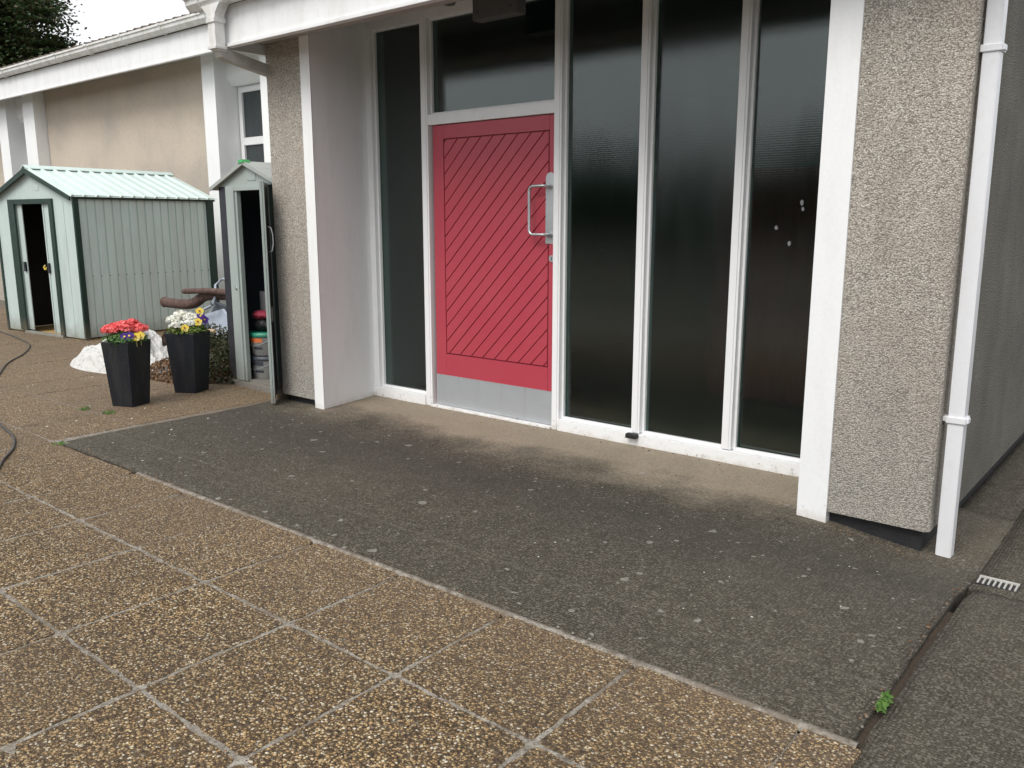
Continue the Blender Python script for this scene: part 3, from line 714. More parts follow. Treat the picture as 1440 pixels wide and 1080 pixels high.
# eave tiles
def tile_mesh():
    b = B(); n = 8; a_ = []
    for i in range(n + 1):
        t = i / n; x = (t - .5) * .215; z = .030 * math.sin(t * 2 * math.pi) + .012
        a_.append((x, z))
    f0 = [b.bm.verts.new((x, 0, z + .018)) for x, z in a_]; f1 = [b.bm.verts.new((x, .40, z + .018 + .10)) for x, z in a_]; g0 = [b.bm.verts.new((x, 0, z)) for x, z in a_]
    for i in range(n):
        b.bm.faces.new((f0[i], f0[i + 1], f1[i + 1], f1[i])); b.bm.faces.new((g0[i], g0[i + 1], f0[i + 1], f0[i]))
    return b
t0 = part('tile', tile_mesh(), 'rooftile', roof, local=True)
rs = random.Random(2)
for i in range(66):
    o = t0 if i == 0 else t0.copy()
    if i: C.objects.link(o); o.parent = roof
    o.location = (-8.95 - .205 * i - hall.location.x - 0, 6.10 - hall.location.y, 3.80 + rs.uniform(-.004, .004)); o.rotation_euler = (0, rs.uniform(-.02, .02), rs.uniform(-.01, .01))
for o in [x for x in roof.children]:
    pass
# wall between wing and porch block, behind the offset pipe
b = B(); b.box(-9.12, -5.1, 6.7, 6.95, -.4, 3.6); wall(b, 'render', 'rendered wall hidden behind the porch pier')

# ------------------------------------------------------------------ soffit fittings
t = thing('bulkhead_light', 'grey rectangular light fitting fixed under the soffit above the door', 'light', (-3.37, 3.97, 2.66))
b = B(); b.box(-3.54, -3.20, 3.93, 4.01, 2.455, 2.645, .004); part('housing', b, 'fitting', t)
for x, z in ((-3.50, 2.50), (-3.25, 2.50)): b = B(); b.tube([(x, 3.926, z), (x, 3.932, z)], .007, 8); part('screw', b, 'ink', t)
b = B(); b.box(-3.50, -3.24, 3.95, 3.99, 2.645, 2.664); part('bracket', b, 'fitting', t)
t = thing('security_sensor', 'small round sensor dome behind the fascia beside the bulkhead light', 'sensor', (-3.52, 3.72, 2.6))
b = B(); b.lathe((-3.53, 3.72, 2.50), [(.012, 0), (.034, .006), (.046, .03), (.048, .06)], 16); part('dome', b, 'fitting', t, smooth=True)
b = B(); b.lathe((-3.53, 3.72, 2.56), [(.054, 0), (.054, .03), (.03, .105)], 16); part('base', b, 'gutter', t)
# rubber stop on the sill
t = tag(part('door_stop', B().box(-2.528, -2.458, 4.108, 4.147, .050, .078, .006), 'black'), 'small black rubber block on the white sill below a glazing mullion', 'door stop')

# ------------------------------------------------------------------ drain grate
t = thing('drain_grate', 'small pale drain grating set in the dark concrete near the corner downpipe', 'drain', (-.46, 3.46, az_(-.46, 3.46)))
zg = az_(-.46, 3.46) + .002
b = B(); b.box(-.545, -.41, 3.498, 3.512, zg - .02, zg + .008, .002); part('frame', b, 'grate', t)
for i in range(8):
    x = -.540 + i * .0178; b = B(); b.box(x - .0035, x + .0035, 3.438, 3.500, zg - .02, zg + .006, .0015); part('bar', b, 'grate', t)
b = B(); b.box(-.547, -.408, 3.436, 3.50, zg - .01, zg + .001); part('gully', b, 'plinth', t)

# ------------------------------------------------------------------ green shed
shed = thing('metal_shed', 'large pale green metal shed with dark green trim and sliding doors ajar', 'shed', (-9.425, 4.10, 0), R(5))
W_, D_, HE, HR = 1.72, 1.72, 1.555, 1.86
TL = 'shed'
def sp_(name, b, mat, parent=None, label=None): return part(name, b, mat, parent or shed, label, local=True)
# side cladding panels on the right side and back, ribs as folded edges
def clad(w, h, rib=.010):
    b = B()
    pr = [(0, 0), (w * .05, rib), (w * .11, rib), (w * .16, 0), (w * .985, 0)]
    pts = pr + [(w * .985, .014), (0, .014)]
    b.prism([(x, y, 0) for x, y in pts], (0, 0, h)); return b
np_ = 17; pw = (D_ - .05) / np_
first = None
for i in range(np_):
    if first is None: o = first = sp_('wall_panel', clad(pw, HE - .045), 'shed')
    else: o = first.copy(); C.objects.link(o); o.parent = shed
    o.location = (0, .03 + i * pw, .03); o.rotation_euler = (0, 0, R(90))
    # rivet at mid height
b = B()
for i in range(np_):
    y = .03 + (i + .07) * pw; b.tube([(.009, y, .70), (.014, y, .70)], .006, 6)
sp_('rivet', b, 'shed_green')
for i in range(13):    # left wall and back, hardly seen
    o = first.copy(); C.objects.link(o); o.parent = shed; o.location = (-W_ , D_ - .03 - i * .12, .03); o.rotation_euler = (0, 0, R(-90)); o.scale = (1.25, 1, 1)
b = B(); b.box(-W_, 0, D_ - .01, D_, .03, HE); sp_('back_wall', b, 'shed')
b = B(); b.box(-W_ + .05, -.03, D_ - .05, D_ - .04, .02, HE); b.box(-.04, -.03, .05, D_ - .04, .02, HE); b.box(-W_ + .04, -W_ + .05, .05, D_ - .04, .02, HE); b.box(-W_ + .04, -.03, .05, D_ - .04, HE, HE + .01); sp_('shade_lining', b, 'black')  # black sheets added inside to paint the unlit interior dark
b = B(); b.prism([(-W_, D_ - .01, HE), (0, D_ - .01, HE), (-W_ / 2, D_ - .01, HR - .02)], (0, .01, 0)); sp_('gable', b, 'shed')
# front: gable, panels either side
b = B(); b.prism([(-W_ + .02, 0, HE - .04), (-.02, 0, HE - .04), (-.02, 0, HE), (-W_ / 2, 0, HR - .02), (-W_ + .02, 0, HE)], (0, .012, 0)); sp_('gable', b, 'shed')
b = B(); b.box(-W_ / 2 + .08, -W_ / 2 + .17, -.004, 0, HE + .07, HE + .12, .001); sp_('vent', b, 'shed')
fx0, fx1 = -1.385, -.415
b = B(); b.box(fx1, -.0, 0, .012, .02, HE - .04); b.box(fx1 + .2, fx1 + .206, -.004, 0, .03, HE - .05); sp_('front_panel', b, 'shed')
b = B(); b.box(-W_, fx0, 0, .012, .02, HE - .04); sp_('front_panel', b, 'shed')
# dark green corner trims, door surround, eaves
for (x0, x1, y0, y1) in ((-.055 + .04, .018, -.012, .045), (-W_ - .015, -W_ + .03, -.012, .03), (-.02, .022, D_ - .085, D_ + .01)):
    b = B(); b.box(x0, x1, y0, y1, .0, HE - .01, .003); sp_('corner_trim', b, 'shed_green')
b = B(); b.box(fx0 - .005, fx0 + .135, -.022, .0, .03, HE - .02, .002); b.box(fx1 - .075, fx1 + .0, -.022, .0, .03, HE - .02, .002); b.box(fx0 + .135, fx1 - .075, -.020, -.0, HE - .075, HE - .02, .002)
sp_('door_frame', b, 'shed_green')
for x0, x1, hx in ((fx0 + .10, fx0 + .235, fx0 + .205), (fx1 - .26, fx1 - .075, fx1 - .235)):
    b = B(); b.box(x0, x1, .016, .028, .04, HE - .07, .003); b.box(x0 if x0 < -1 else x0, x0 + .02, .006, .018, .04, HE - .07, .002)
    o = sp_('door', b, 'shed')
    b = B(); b.box(hx - .02, hx + .02, -.006, .012, .72, .83, .004); sp_('handle', b, 'cab_dark', o)
b = B(); b.box(fx0 + .1, fx1 - .02, -.03, .02, .0, .028, .003); sp_('door_track', b, 'cab')
b = B(); b.box(-W_ + .02, -.02, .03, D_ - .02, -.004, .012); sp_('floor', b, 'plywood')
for x0 in (0, -W_ - .028):
    b = B(); b.box(x0, x0 + .028, -.02, D_ + .03, HE - .03, HE + .008, .003); sp_('eaves_trim', b, 'shed_green')
# roof panels
sl_ = math.atan2(HR - HE, W_ / 2); L_ = math.hypot(HR - HE, W_ / 2) + .05
nr_ = 13; rw = (D_ + .10) / nr_
def roofpanel():
    b = B(); pts = [(0, 0), (rw * .08, .020), (rw * .20, .020), (rw * .28, 0), (rw, 0), (rw, -.004), (0, -.004)]
    b.prism([(0, y, z) for y, z in pts], (L_, 0, 0)); return b
rp = None
for side in (0, 1):
    for i in range(nr_):
        if rp is None: o = rp = sp_('roof_panel', roofpanel(), 'shed_roof')
        else: o = rp.copy(); C.objects.link(o); o.parent = shed
        y = -.05 + i * rw
        if side == 0: o.location = (-W_ / 2, y, HR + .012); o.rotation_euler = (0, sl_, 0)
        else: o.location = (-W_ / 2, y + rw, HR + .012); o.rotation_euler = (0, sl_, R(180))
b = B(); b.prism([(-W_ / 2 - .07, -.06, HR + .0), (-W_ / 2, -.06, HR + .035), (-W_ / 2 + .07, -.06, HR + .0), (-W_ / 2 + .07, -.06, HR + .008), (-W_ / 2, -.06, HR + .045), (-W_ / 2 - .07, -.06, HR + .008)], (0, D_ + .11, 0)); sp_('ridge_cap', b, 'shed_roof')
for s_ in (1, -1):
    ex = -W_ / 2 + s_ * (W_ / 2 + .035); ez = HE - .005
    b = B(); b.prism([(-W_ / 2, -.062, HR + .012), (ex, -.062, ez + .002), (ex, -.062, ez - .045), (-W_ / 2, -.062, HR - .045)], (0, .016, 0)); sp_('verge_trim', b, 'shed_green')
# flower-like yellow glove hanging in the shed doorway, tools in the dark
t = thing('garden_hoe', 'dark long handled tool leaning inside the green shed doorway', 'tool', (-10.25, 4.55, 0))
b = B(); b.tube([(-10.45, 4.62, .95), (-10.12, 4.5, .02)], .014, 8); part('handle', b, 'greywood', t)
b = B(); b.box(-10.19, -10.06, 4.47, 4.50, .0, .10, .004); part('blade', b, 'galv', t)
b = B()
for k in range(14):
    a_ = random.uniform(0, 6.28); b.leaf((-10.13 + .03 * math.cos(a_), 4.03, .78 + .018 * math.sin(a_)), (random.uniform(-.3, .6), -1, random.uniform(-.3, .5)), .03)
t = tag(part('yellow_flower', b, 'yellow'), 'small pale yellow flower at the edge of the green shed doorway', 'flower')

# ------------------------------------------------------------------ narrow cabinet with open door
cab = thing('storage_cabinet', 'narrow grey-green metal cabinet with its door open, beside the porch pier', 'cabinet', (-5.36, 3.70, 0), R(-3))
CW, CD, CH = .68, .55, 1.555
def cp(name, b, mat, parent=None, label=None): return part(name, b, mat, parent or cab, label, local=True)
b = B(); b.box(-CW, -CW + .118, .0, .02, .05, CH, .002); cp('front_panel', b, 'cab_dark')
b = B(); b.box(-CW + .118, -CW + .235, -.012, .02, .05, CH, .003); b.box(-.04, .0, -.006, .02, .05, CH, .003); b.box(-CW + .235, -.04, -.010, .02, CH - .035, CH, .003); b.box(-CW + .235, -CW + .262, .0, .035, .05, CH - .03, .003)
cp('door_frame', b, 'cab')
b = B(); b.tube([(-CW + .20, -.018, .78), (-CW + .20, -.008, .78)], .014, 10); cp('latch', b, 'steel')
b = B(); b.box(-CW + .0, -CW + .012, .02, CD, .05, CH); cp('side_wall', b, 'cab_dark')
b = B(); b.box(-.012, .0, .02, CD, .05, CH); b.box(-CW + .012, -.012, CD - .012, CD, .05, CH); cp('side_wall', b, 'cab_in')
b = B(); b.box(-CW, .0, -.02, .04, .0, .045, .004); b.box(-CW, 0, .07, CD, .0, .045, .003); cp('base', b, 'greywood')
b = B()
for i in range(4): b.box(-CW + .02, -.02, .02 + i * .13, .14 + i * .13, .045, .058, .002)
cp('floor', b, 'greywood')
RX = -.25; sl2 = .155 / (CW + RX)
b = B(); b.prism([(-CW, .0, CH), (.14, 0, CH), (.14, 0, CH + .155 - .39 * sl2), (RX, 0, CH + .155)], (0, .012, 0)); cp('gable', b, 'cab')
b = B(); b.box(RX + .0, RX + .12, -.004, 0, CH + .035, CH + .085, .002); cp('vent', b, 'cab')
for ex in (-CW - .075, .16):
    ez = CH + .17 - abs(ex - RX) * sl2
    b = B(); b.prism([(RX, -.03, CH + .175), (ex, -.03, ez + .005), (ex, -.03, ez - .012), (RX, -.03, CH + .158)], (0, CD + .08, 0))
    b.prism([(RX, -.038, CH + .178), (ex, -.038, ez + .008), (ex, -.038, ez - .020), (RX, -.038, CH + .150)], (0, .009, 0)); cp('roof_panel', b, 'cab_roof')
b = B(); b.prism([(RX - .05, -.045, CH + .160), (RX - .03, -.045, CH + .186), (RX + .02, -.045, CH + .186), (RX + .03, -.045, CH + .165)], (0, .06, 0)); cp('ridge_cap', b, 'moss')
# door leaf, hinged on the right, standing open towards the camera
th = math.atan2(-.262, .33)
dl = bpy.data.objects.new('door', None)
bpy.data.objects.remove(dl)
b = B(); Lr = .40; Rm = Matrix.Translation((.012, -.012, 0)) @ Matrix.Rotation(th + R(3) + R(.5), 4, 'Z')
b.box(0, Lr, -.006, .006, .022, CH + .01, .003); b.box(Lr - .03, Lr + .0, -.018, .012, .02, CH + .012, .003); b.box(0, .03, -.012, .012, .02, CH + .012, .003)
bmesh.ops.transform(b.bm, matrix=Rm, verts=b.bm.verts[:]); cdoor = cp('door', b, 'cab')
b = B(); b.box(.032, Lr - .032, .0065, .012, .05, CH - .02, .002); bmesh.ops.transform(b.bm, matrix=Rm, verts=b.bm.verts[:]); cp('door_shade_face', b, 'cab_dark', cdoor)  # dark sheet paints in the shade on the leaf's outer face
b = B(); b.tube([(Lr - .07, .01, 1.26), (Lr - .07, .04, 1.25), (Lr - .07, .05, 1.20), (Lr - .07, .05, 1.14), (Lr - .07, .04, 1.09), (Lr - .07, .01, 1.08)], .006, 8); bmesh.ops.transform(b.bm, matrix=Rm, verts=b.bm.verts[:]); cp('handle', b, 'steel', cdoor)
b = B(); b.box(Lr - .10, Lr - .05, .008, .025, .60, .70, .003); bmesh.ops.transform(b.bm, matrix=Rm, verts=b.bm.verts[:]); cp('lock', b, 'fitting', cdoor)
# tubs inside the cabinet
def tub(x, y, z, r, h, lid, body, lab, lc):
    t = thing('plastic_tub', lab, 'tub', (x, y, z), 0)
    b = B(); b.lathe((x, y, z), [(r * .9, 0), (r, h * .92), (r * 1.03, h * .93)], 22); part('body', b, body, t)
    b = B(); b.lathe((x, y, z + h * .93), [(r * 1.05, -.012), (r * 1.07, .0), (r * 1.05, .022), (r * .9, .024)], 22); part('lid', b, lid, t)
    b = B(); n = 9
    for zz0, zz1, mt in ((h * .28, h * .40, 0), (h * .62, h * .82, 1)):
        for i in range(n):
            a0, a1 = R(200 + 110 * i / n), R(200 + 110 * (i + 1) / n)
            f0, f1 = .905 + .1 * zz0 / h, .905 + .1 * zz1 / h
            vs = [b.bm.verts.new((x + (r * f + .0015) * math.cos(a), y + (r * f + .0015) * math.sin(a), z + zz)) for a, zz, f in ((a0, zz0, f0), (a1, zz0, f0), (a1, zz1, f1), (a0, zz1, f1))]
            if mt == 0 and i in (2, 5): continue
            b.bm.faces.new(vs).material_index = mt
    part('label_print', b, fm('ink', lc), t)
    b = B(); b.tube([(x + (r + .01) * math.cos(a), y + (r + .01) * math.sin(a), z + h * .86 - .07 * math.sin((a - R(190)) / R(160) * math.pi)) for a in [R(190 + 16 * i) for i in range(11)]], .003, 6); part('handle', b, 'galv', t)
    return t
tub(-5.80, 3.93, .060, .128, .165, 'ink', 'white_pl', 'lower white tub with dark lid on the cabinet floor', 'ink')
tub(-5.80, 3.93, .245, .130, .170, 'tub_green', 'white_pl', 'upper white tub with green lid stacked in the cabinet', 'orange')
b = B(); bmesh.ops.create_icosphere(b.bm, subdivisions=3, radius=1)
for v in b.bm.verts:
    n_ = mnoise.noise(v.co * 2.2) * .3; v.co = Vector((v.co.x * .10, v.co.y * .08, v.co.z * .055)) * (1 + n_) + Vector((-5.80, 3.92, .485))
tag(part('dark_bag', b, 'black', smooth=True), 'crumpled black bag on top of the green-lidded tub', 'bag')
b = B(); bmesh.ops.create_icosphere(b.bm, subdivisions=3, radius=1)
for v in b.bm.verts:
    n_ = mnoise.noise(v.co * 2.7) * .35; v.co = Vector((v.co.x * .095, v.co.y * .07, v.co.z * .035)) * (1 + n_) + Vector((-5.80, 3.90, .560))
tag(part('red_cloth', b, 'redcloth', smooth=True), 'folded dark red cloth lying on the black bag in the cabinet', 'cloth')
b = B(); b.box(-5.86, -5.76, 3.93, 3.945, .56, .745, .002, T=Matrix.Rotation(0, 4, 'Z')); tag(part('card_sheet', b, 'greypl'), 'grey card standing upright above the red cloth in the cabinet', 'card')

# ------------------------------------------------------------------ planters
def planter(x, y, rz, hgt, rt, rb, lab):
    t = thing('planter', lab, 'planter', (x, y, 0), rz, 'tall charcoal planters')
    b = B(); n = 6
    def hexr(r, z, rot=0): return [b.bm.verts.new((r * math.cos(R(60 * k + 15)) , r * math.sin(R(60 * k + 15)), z)) for k in range(n)]
    sq = lambda r, z: [b.bm.verts.new((sx * r, sy * r, z)) for sx, sy in ((-1, -1), (1, -1), (1, 1), (-1, 1))]
    rings = [sq(rb * .98, 0), sq(rb, .006), sq(rt, hgt - .004), sq(rt - .003, hgt), sq(rt - .014, hgt), sq(rt - .02, hgt - .05)]
    for a_, c_ in zip(rings, rings[1:]):
        for k in range(4): b.bm.faces.new((a_[k], a_[(k + 1) % 4], c_[(k + 1) % 4], c_[k]))
    b.bm.faces.new(rings[0][::-1]); bmesh.ops.bevel(b.bm, geom=[e for e in b.bm.edges if abs((e.verts[0].co - e.verts[1].co).z) > .1], offset=.006, segments=2, affect='EDGES')
    part('pot', b, 'pot', t, local=True)
    b = B(); r_ = rt - .018
    g = [[b.bm.verts.new((-r_ + 2 * r_ * i / 8, -r_ + 2 * r_ * j / 8, hgt - .03 + random.uniform(-.008, .01))) for i in range(9)] for j in range(9)]
    for j in range(8):
        for i in range(8): b.bm.faces.new((g[j][i], g[j][i + 1], g[j + 1][i + 1], g[j + 1][i]))
    part('soil', b, 'soil', t, local=True)
    return t
P1 = (-5.875, 2.825); P2 = (-5.985, 3.36)
planter(P1[0], P1[1], R(24), .465, .118, .090, 'near dark planter filled with coral flowers')
planter(P2[0], P2[1], R(30), .465, .122, .092, 'dark planter filled with white flowers, beside the cabinet')

def foliage(t, x, y, z, rx, rz_, n, mat, size=.035, name='foliage'):
    b = B()
    for _ in range(n):
        a = random.uniform(0, 6.283); r = rx * math.sqrt(random.random()); h = random.random()
        zz = z + h * rz_ * (1 - .5 * (r / rx) ** 2)
        b.leaf((x + r * math.cos(a), y + r * math.sin(a), zz), (math.cos(a) * .6 + random.uniform(-.5, .5), math.sin(a) * .6 + random.uniform(-.5, .5), random.uniform(.2, 1)), random.uniform(.6, 1.2) * size, asp=.9)
    return part(name, b, mat, t)
def head(t, x, y, z, r, mat, n=90, ps=.022):
    b = B()
    for _ in range(n):
        u = random.uniform(-.35, 1); a = random.uniform(0, 6.283); q = math.sqrt(max(0, 1 - u * u)); d = Vector((q * math.cos(a), q * math.sin(a), u)); rr = r * random.uniform(.75, 1.05)
        b.leaf(Vector((x, y, z)) + Vector((d.x * rr, d.y * rr, d.z * rr * .7)), d + Vector((random.uniform(-.5, .5), random.uniform(-.5, .5), random.uniform(-.3, .5))), ps * random.uniform(.8, 1.3), asp=1.1, fold=.1)
    b.tube([(x, y, z - .09), (x, y, z - .02)], .0025, 5)
    return part('flower_head', b, mat, t)
def pansy(x, y, z, mat, lab, grp, facing=(.75, -.6, .35), r=.026):
    t = thing('pansy', lab, 'flower', (x, y, z - .06), 0, grp)
    n = Vector(facing).normalized(); u = n.cross(Vector((0, 0, 1))).normalized(); w = u.cross(n) * 1
    b = B(); c = Vector((x, y, z))
    for k in range(5):
        a = R(90 + 72 * k); cc = c + (u * math.cos(a) + w * math.sin(a)) * r * .6 + n * .002 * k
        vs = [b.bm.verts.new(cc + (u * math.cos(q) + w * math.sin(q)) * r * .62 + n * .003 * math.sin(q * 3)) for q in [R(45 * i) for i in range(8)]]; b.bm.faces.new(vs)
    b.tube([(x - n.x * .01, y - n.y * .01, z - .07), (x - n.x * .006, y - n.y * .006, z)], .002, 5)
    part('petals', b, mat, t)
    b = B(); vs = [b.bm.verts.new(c + n * .014 + (u * math.cos(q) + w * math.sin(q)) * r * .28) for q in [R(45 * i) for i in range(8)]]; b.bm.faces.new(vs); part('eye', b, 'eye' if mat != 'purple' else 'yellow', t)
    return t
# view direction from the planters towards the camera, used to spread flowers on the near side
def plantset(P, mat, leaf, kind, nheads, hr):
    x, y = P; cx_, cy_ = Vector((0 - x, 0 - y)).normalized(); rx_, ry_ = -cy_, cx_
    if rx_ < 0: rx_, ry_ = -rx_, -ry_
    t = thing(kind[0], kind[1], 'flowering plant', (x, y, .45))
    foliage(t, x, y, .450, .125, .105, 1100, leaf, .028)
    foliage(t, x, y, .468, .150, .05, 420, leaf, .024)
    for (sr, sf, zz, k) in nheads:
        head(t, x + rx_ * sr * .9 + cx_ * sf, y + ry_ * sr * .9 + cy_ * sf, zz - .026, hr * k * 1.06, mat, int(150 * k * k), .022)
    return (x, y, rx_, ry_, cx_, cy_)
f1 = plantset(P1, 'coral', 'leaf_ger', ('coral_geranium', 'coral pink bedding plant in the near dark planter'), [(-.10, .03, .575, 1), (-.055, -.05, .585, .9), (0, .04, .590, 1.15), (.055, -.04, .600, .95), (.10, .02, .570, .95), (-.12, -.03, .565, .8), (.02, -.09, .585, .9), (.125, -.03, .565, .8)], .052)
f2 = plantset(P2, 'whitep', 'leaf_bed', ('white_geranium', 'white bedding plant in the planter beside the cabinet'), [(-.10, .02, .585, 1.0), (-.045, -.02, .615, 1.0), (-.07, .08, .555, .9), (.02, -.01, .600, 1.05), (.035, .05, .565, .95), (.075, .0, .590, .8), (-.115, .07, .545, .5)], .050)
def near(f, s, d): return (f[0] + f[2] * s * .88 + f[4] * d, f[1] + f[3] * s * .88 + f[5] * d)
for s, d, z, mt, lb in ((-.005, .12, .505, 'purple', 'purple pansy, left one of the pair under the coral flowers'), (.03, .125, .510, 'purple', 'purple pansy, right one of the pair under the coral flowers'), (.075, .12, .500, 'yellow', 'pale yellow pansy below the coral flowers'), (.108, .10, .505, 'yellow', 'deep yellow pansy at the right rim of the coral planter')):
    q = near(f1, s, d); pansy(q[0], q[1], z, mt, lb, 'pansies in the planters')
for s, d, z, mt, lb in ((.115, .06, .585, 'purple', 'large purple pansy beside the white flowers'), (.145, .05, .555, 'purple', 'purple pansy at the right rim of the white-flowered planter'), (.090, .09, .545, 'yellow', 'yellow pansy between white flowers and the purple pansy'), (.11, .05, .62, 'yellow', 'yellow pansy high on the right of the white flowers'), (-.02, .12, .505, 'yellow', 'yellow pansy low under the white flowers')):
    q = near(f2, s, d); pansy(q[0], q[1], z, mt, lb, 'pansies in the planters')

# ------------------------------------------------------------------ white sack
b = B(); nu, nv = 80, 52
cx0, cy0 = -7.52, 3.60
def sackh(u, v):
    # u along the sack, v across, both -1..1
    e = max(0, 1 - (abs(u) ** 2.6 + abs(v) ** 2.6))
    base = e ** .30
    peak = .25 * math.exp(-((u - .2) / .36) ** 2 - (v / .7) ** 2)
    f = mnoise.noise((u * 2.6, v * 3.2, 1)) * .05 - abs(mnoise.noise((u * 2.3 + v * 1.8, v * 1.6 - u * 1.4, 3))) * .26 - abs(mnoise.noise((u * 4.5 - v * 2.5, v * 3, 6))) * .09
    return base * max(.03, .20 + peak + f) * (1 - max(abs(u), abs(v), (u * u + v * v) ** .5) ** 9)
g = []
for j in range(nv + 1):
    row = []
    for i in range(nu + 1):
        u, v = -1 + 2 * i / nu, -1 + 2 * j / nv
        m_ = max(abs(u), abs(v)); l_ = math.hypot(u, v) or 1; k_ = m_ / l_ * (1 + .10 * mnoise.noise((u * 2, v * 2, 8)))
        uu, vv = u * (k_ * .75 + .25), v * (k_ * .75 + .25)
        row.append((cx0 + uu * .66 - vv * .1, cy0 + vv * .36 + uu * .10, sackh(uu * .999, vv * .999)))
    g.append([b.bm.verts.new(q) for q in row])
for j in range(nv):
    for i in range(nu): b.bm.faces.new((g[j][i], g[j][i + 1], g[j + 1][i + 1], g[j + 1][i])).smooth = True
low = [v for r_ in (g[0], g[-1]) for v in r_] 
part_ = part('bulk_sack', b, 'sack'); tag(part_, 'crumpled white woven sack lying on the paving behind the coral planter', 'sack')
b = B(); g = []
for i in range(13):
    t_ = i / 12; g.append([b.bm.verts.new((-8.30 + .75 * t_, 3.72 + .10 * t_ + w_, .006 + .03 * t_ * (1 - abs(w_) * 8) + .008 * math.sin(t_ * 14 + w_ * 20))) for w_ in (-.10 * t_, -.03 * t_, .05 * t_, .11 * t_ + .005)])
for a_, c_ in zip(g, g[1:]):
    for k in range(3): b.bm.faces.new((a_[k], a_[k + 1], c_[k + 1], c_[k])).smooth = True
tag(part('plastic_sheet', b, 'black'), 'strip of black plastic sheet poking out behind the white sack', 'plastic sheet')

# ------------------------------------------------------------------ wheelbarrow tipped on its side
wb = thing('wheelbarrow', 'pale galvanised wheelbarrow tipped up behind the white-flowered planter', 'wheelbarrow', (-6.85, 4.25, 0))
T = Matrix.Translation((-6.88, 4.28, .33)) @ Matrix.Rotation(R(35), 4, 'Z') @ Matrix.Rotation(R(58), 4, 'X') @ Matrix.Rotation(R(-22), 4, 'Z') @ Matrix.Scale(.62, 4)
b = B()
def rect(z, hx, hy, ox=0): return [b.bm.verts.new((ox + sx * hx, sy * hy, z)) for sx, sy in ((-1, -1), (1, -1), (1, 1), (-1, 1))]
rings = [rect(-.10, .19, .15), rect(.09, .36, .26), rect(.10, .375, .275), rect(.09, .35, .25), rect(-.09, .185, .145)]
for a_, c_ in zip(rings, rings[1:]):
    for k in range(4): b.bm.faces.new((a_[k], a_[(k + 1) % 4], c_[(k + 1) % 4], c_[k]))
b.bm.faces.new(rings[0][::-1]); b.bm.faces.new(rings[-1])
bmesh.ops.transform(b.bm, matrix=T, verts=b.bm.verts[:]); part('tray', b, 'galv', wb)
for s_ in (-1, 1):
    b = B(); b.tube([(-.55, .06 * s_, -.13), (-.25, .12 * s_, -.13), (.25, .17 * s_, -.12), (.55, .24 * s_, .0), (.78, .25 * s_, .03)], .014, 8)
    bmesh.ops.transform(b.bm, matrix=T, verts=b.bm.verts[:]); part('handle_tube', b, 'galv', wb)
    b = B(); b.tube([(.20, .17 * s_, -.13), (.24, .19 * s_, -.36), (.02, .17 * s_, -.14)], .011, 8)
    bmesh.ops.transform(b.bm, matrix=T, verts=b.bm.verts[:]); part('leg', b, 'galv', wb)
b = B(); b.tube([(-.52 + .13 * math.cos(R(a)), 0, -.15 + .13 * math.sin(R(a))) for a in range(0, 361, 20)], .03, 8, False); bmesh.ops.transform(b.bm, matrix=T, verts=b.bm.verts[:]); part('tyre', b, 'black', wb)
b = B(); b.tube([(-.52, -.03, -.15), (-.52, .03, -.15)], .10, 16); bmesh.ops.transform(b.bm, matrix=T, verts=b.bm.verts[:]); part('rim', b, 'galv', wb)

for pts in ([(-7.06, 4.03, .45), (-6.93, 4.05, .513), (-6.82, 4.05, .546), (-6.77, 4.05, .574), (-6.95, 4.2, .62), (-7.11, 4.30, .71), (-7.02, 4.32, .77), (-6.85, 4.34, .76)],
            [(-6.36, 4.08, .50), (-6.42, 4.05, .462), (-6.457, 4.05, .397), (-6.551, 4.05, .339), (-6.729, 4.05, .261), (-6.88, 4.04, .17)]):
    b = B(); b.tube(pts, .012, 8); part('frame_tube', b, 'galv_light', wb)
b = B(); b.prism([(-7.02, 4.12, .46), (-6.80, 4.16, .52), (-6.52, 4.12, .36), (-6.76, 4.07, .25)], (.02, .012, .004)); part('side_plate', b, 'galv_light', wb)
# ------------------------------------------------------------------ sawn log, undergrowth, spade
lg = thing('sawn_log', 'thick sawn brown branch resting across the heap between shed and cabinet', 'log', (-7.2, 4.2, .5))
def bumpy(pts, r0, r1, n=26):
    P_ = [Vector(q) for q in pts]; o_ = []; rr = []
    for i in range(n + 1):
        t_ = i / n * (len(P_) - 1); k = min(int(t_), len(P_) - 2); f = t_ - k
        p0 = P_[max(k - 1, 0)]; p1 = P_[k]; p2 = P_[k + 1]; p3 = P_[min(k + 2, len(P_) - 1)]
        q = .5 * ((2 * p1) + (-p0 + p2) * f + (2 * p0 - 5 * p1 + 4 * p2 - p3) * f * f + (-p0 + 3 * p1 - 3 * p2 + p3) * f ** 3)
        o_.append(q); rr.append((r0 + (r1 - r0) * i / n) * (1 + .14 * mnoise.noise(q * 7)))
    return o_, rr
p_, r_ = bumpy([(-7.72, 4.12, .530), (-7.45, 4.15, .525), (-7.28, 4.18, .545), (-7.1, 4.2, .62), (-6.75, 4.25, .635), (-6.35, 4.3, .60), (-6.1, 4.32, .56)], .047, .043)
b = B(); b.tube(p_, r_, 14); part('trunk', b, 'bark', lg)
b = B(); d0 = (p_[0] - p_[1]).normalized(); b.tube([p_[0] + d0 * .0005, p_[0] + d0 * .006], [.052, .049], 14); part('cut_end', b, 'cutwood', lg)
p_, r_ = bumpy([(-7.32, 4.10, .655), (-7.0, 4.14, .672), (-6.7, 4.2, .665), (-6.4, 4.25, .63)], .024, .034)
b = B(); b.tube(p_, r_, 10); part('branch', b, 'bark', lg)
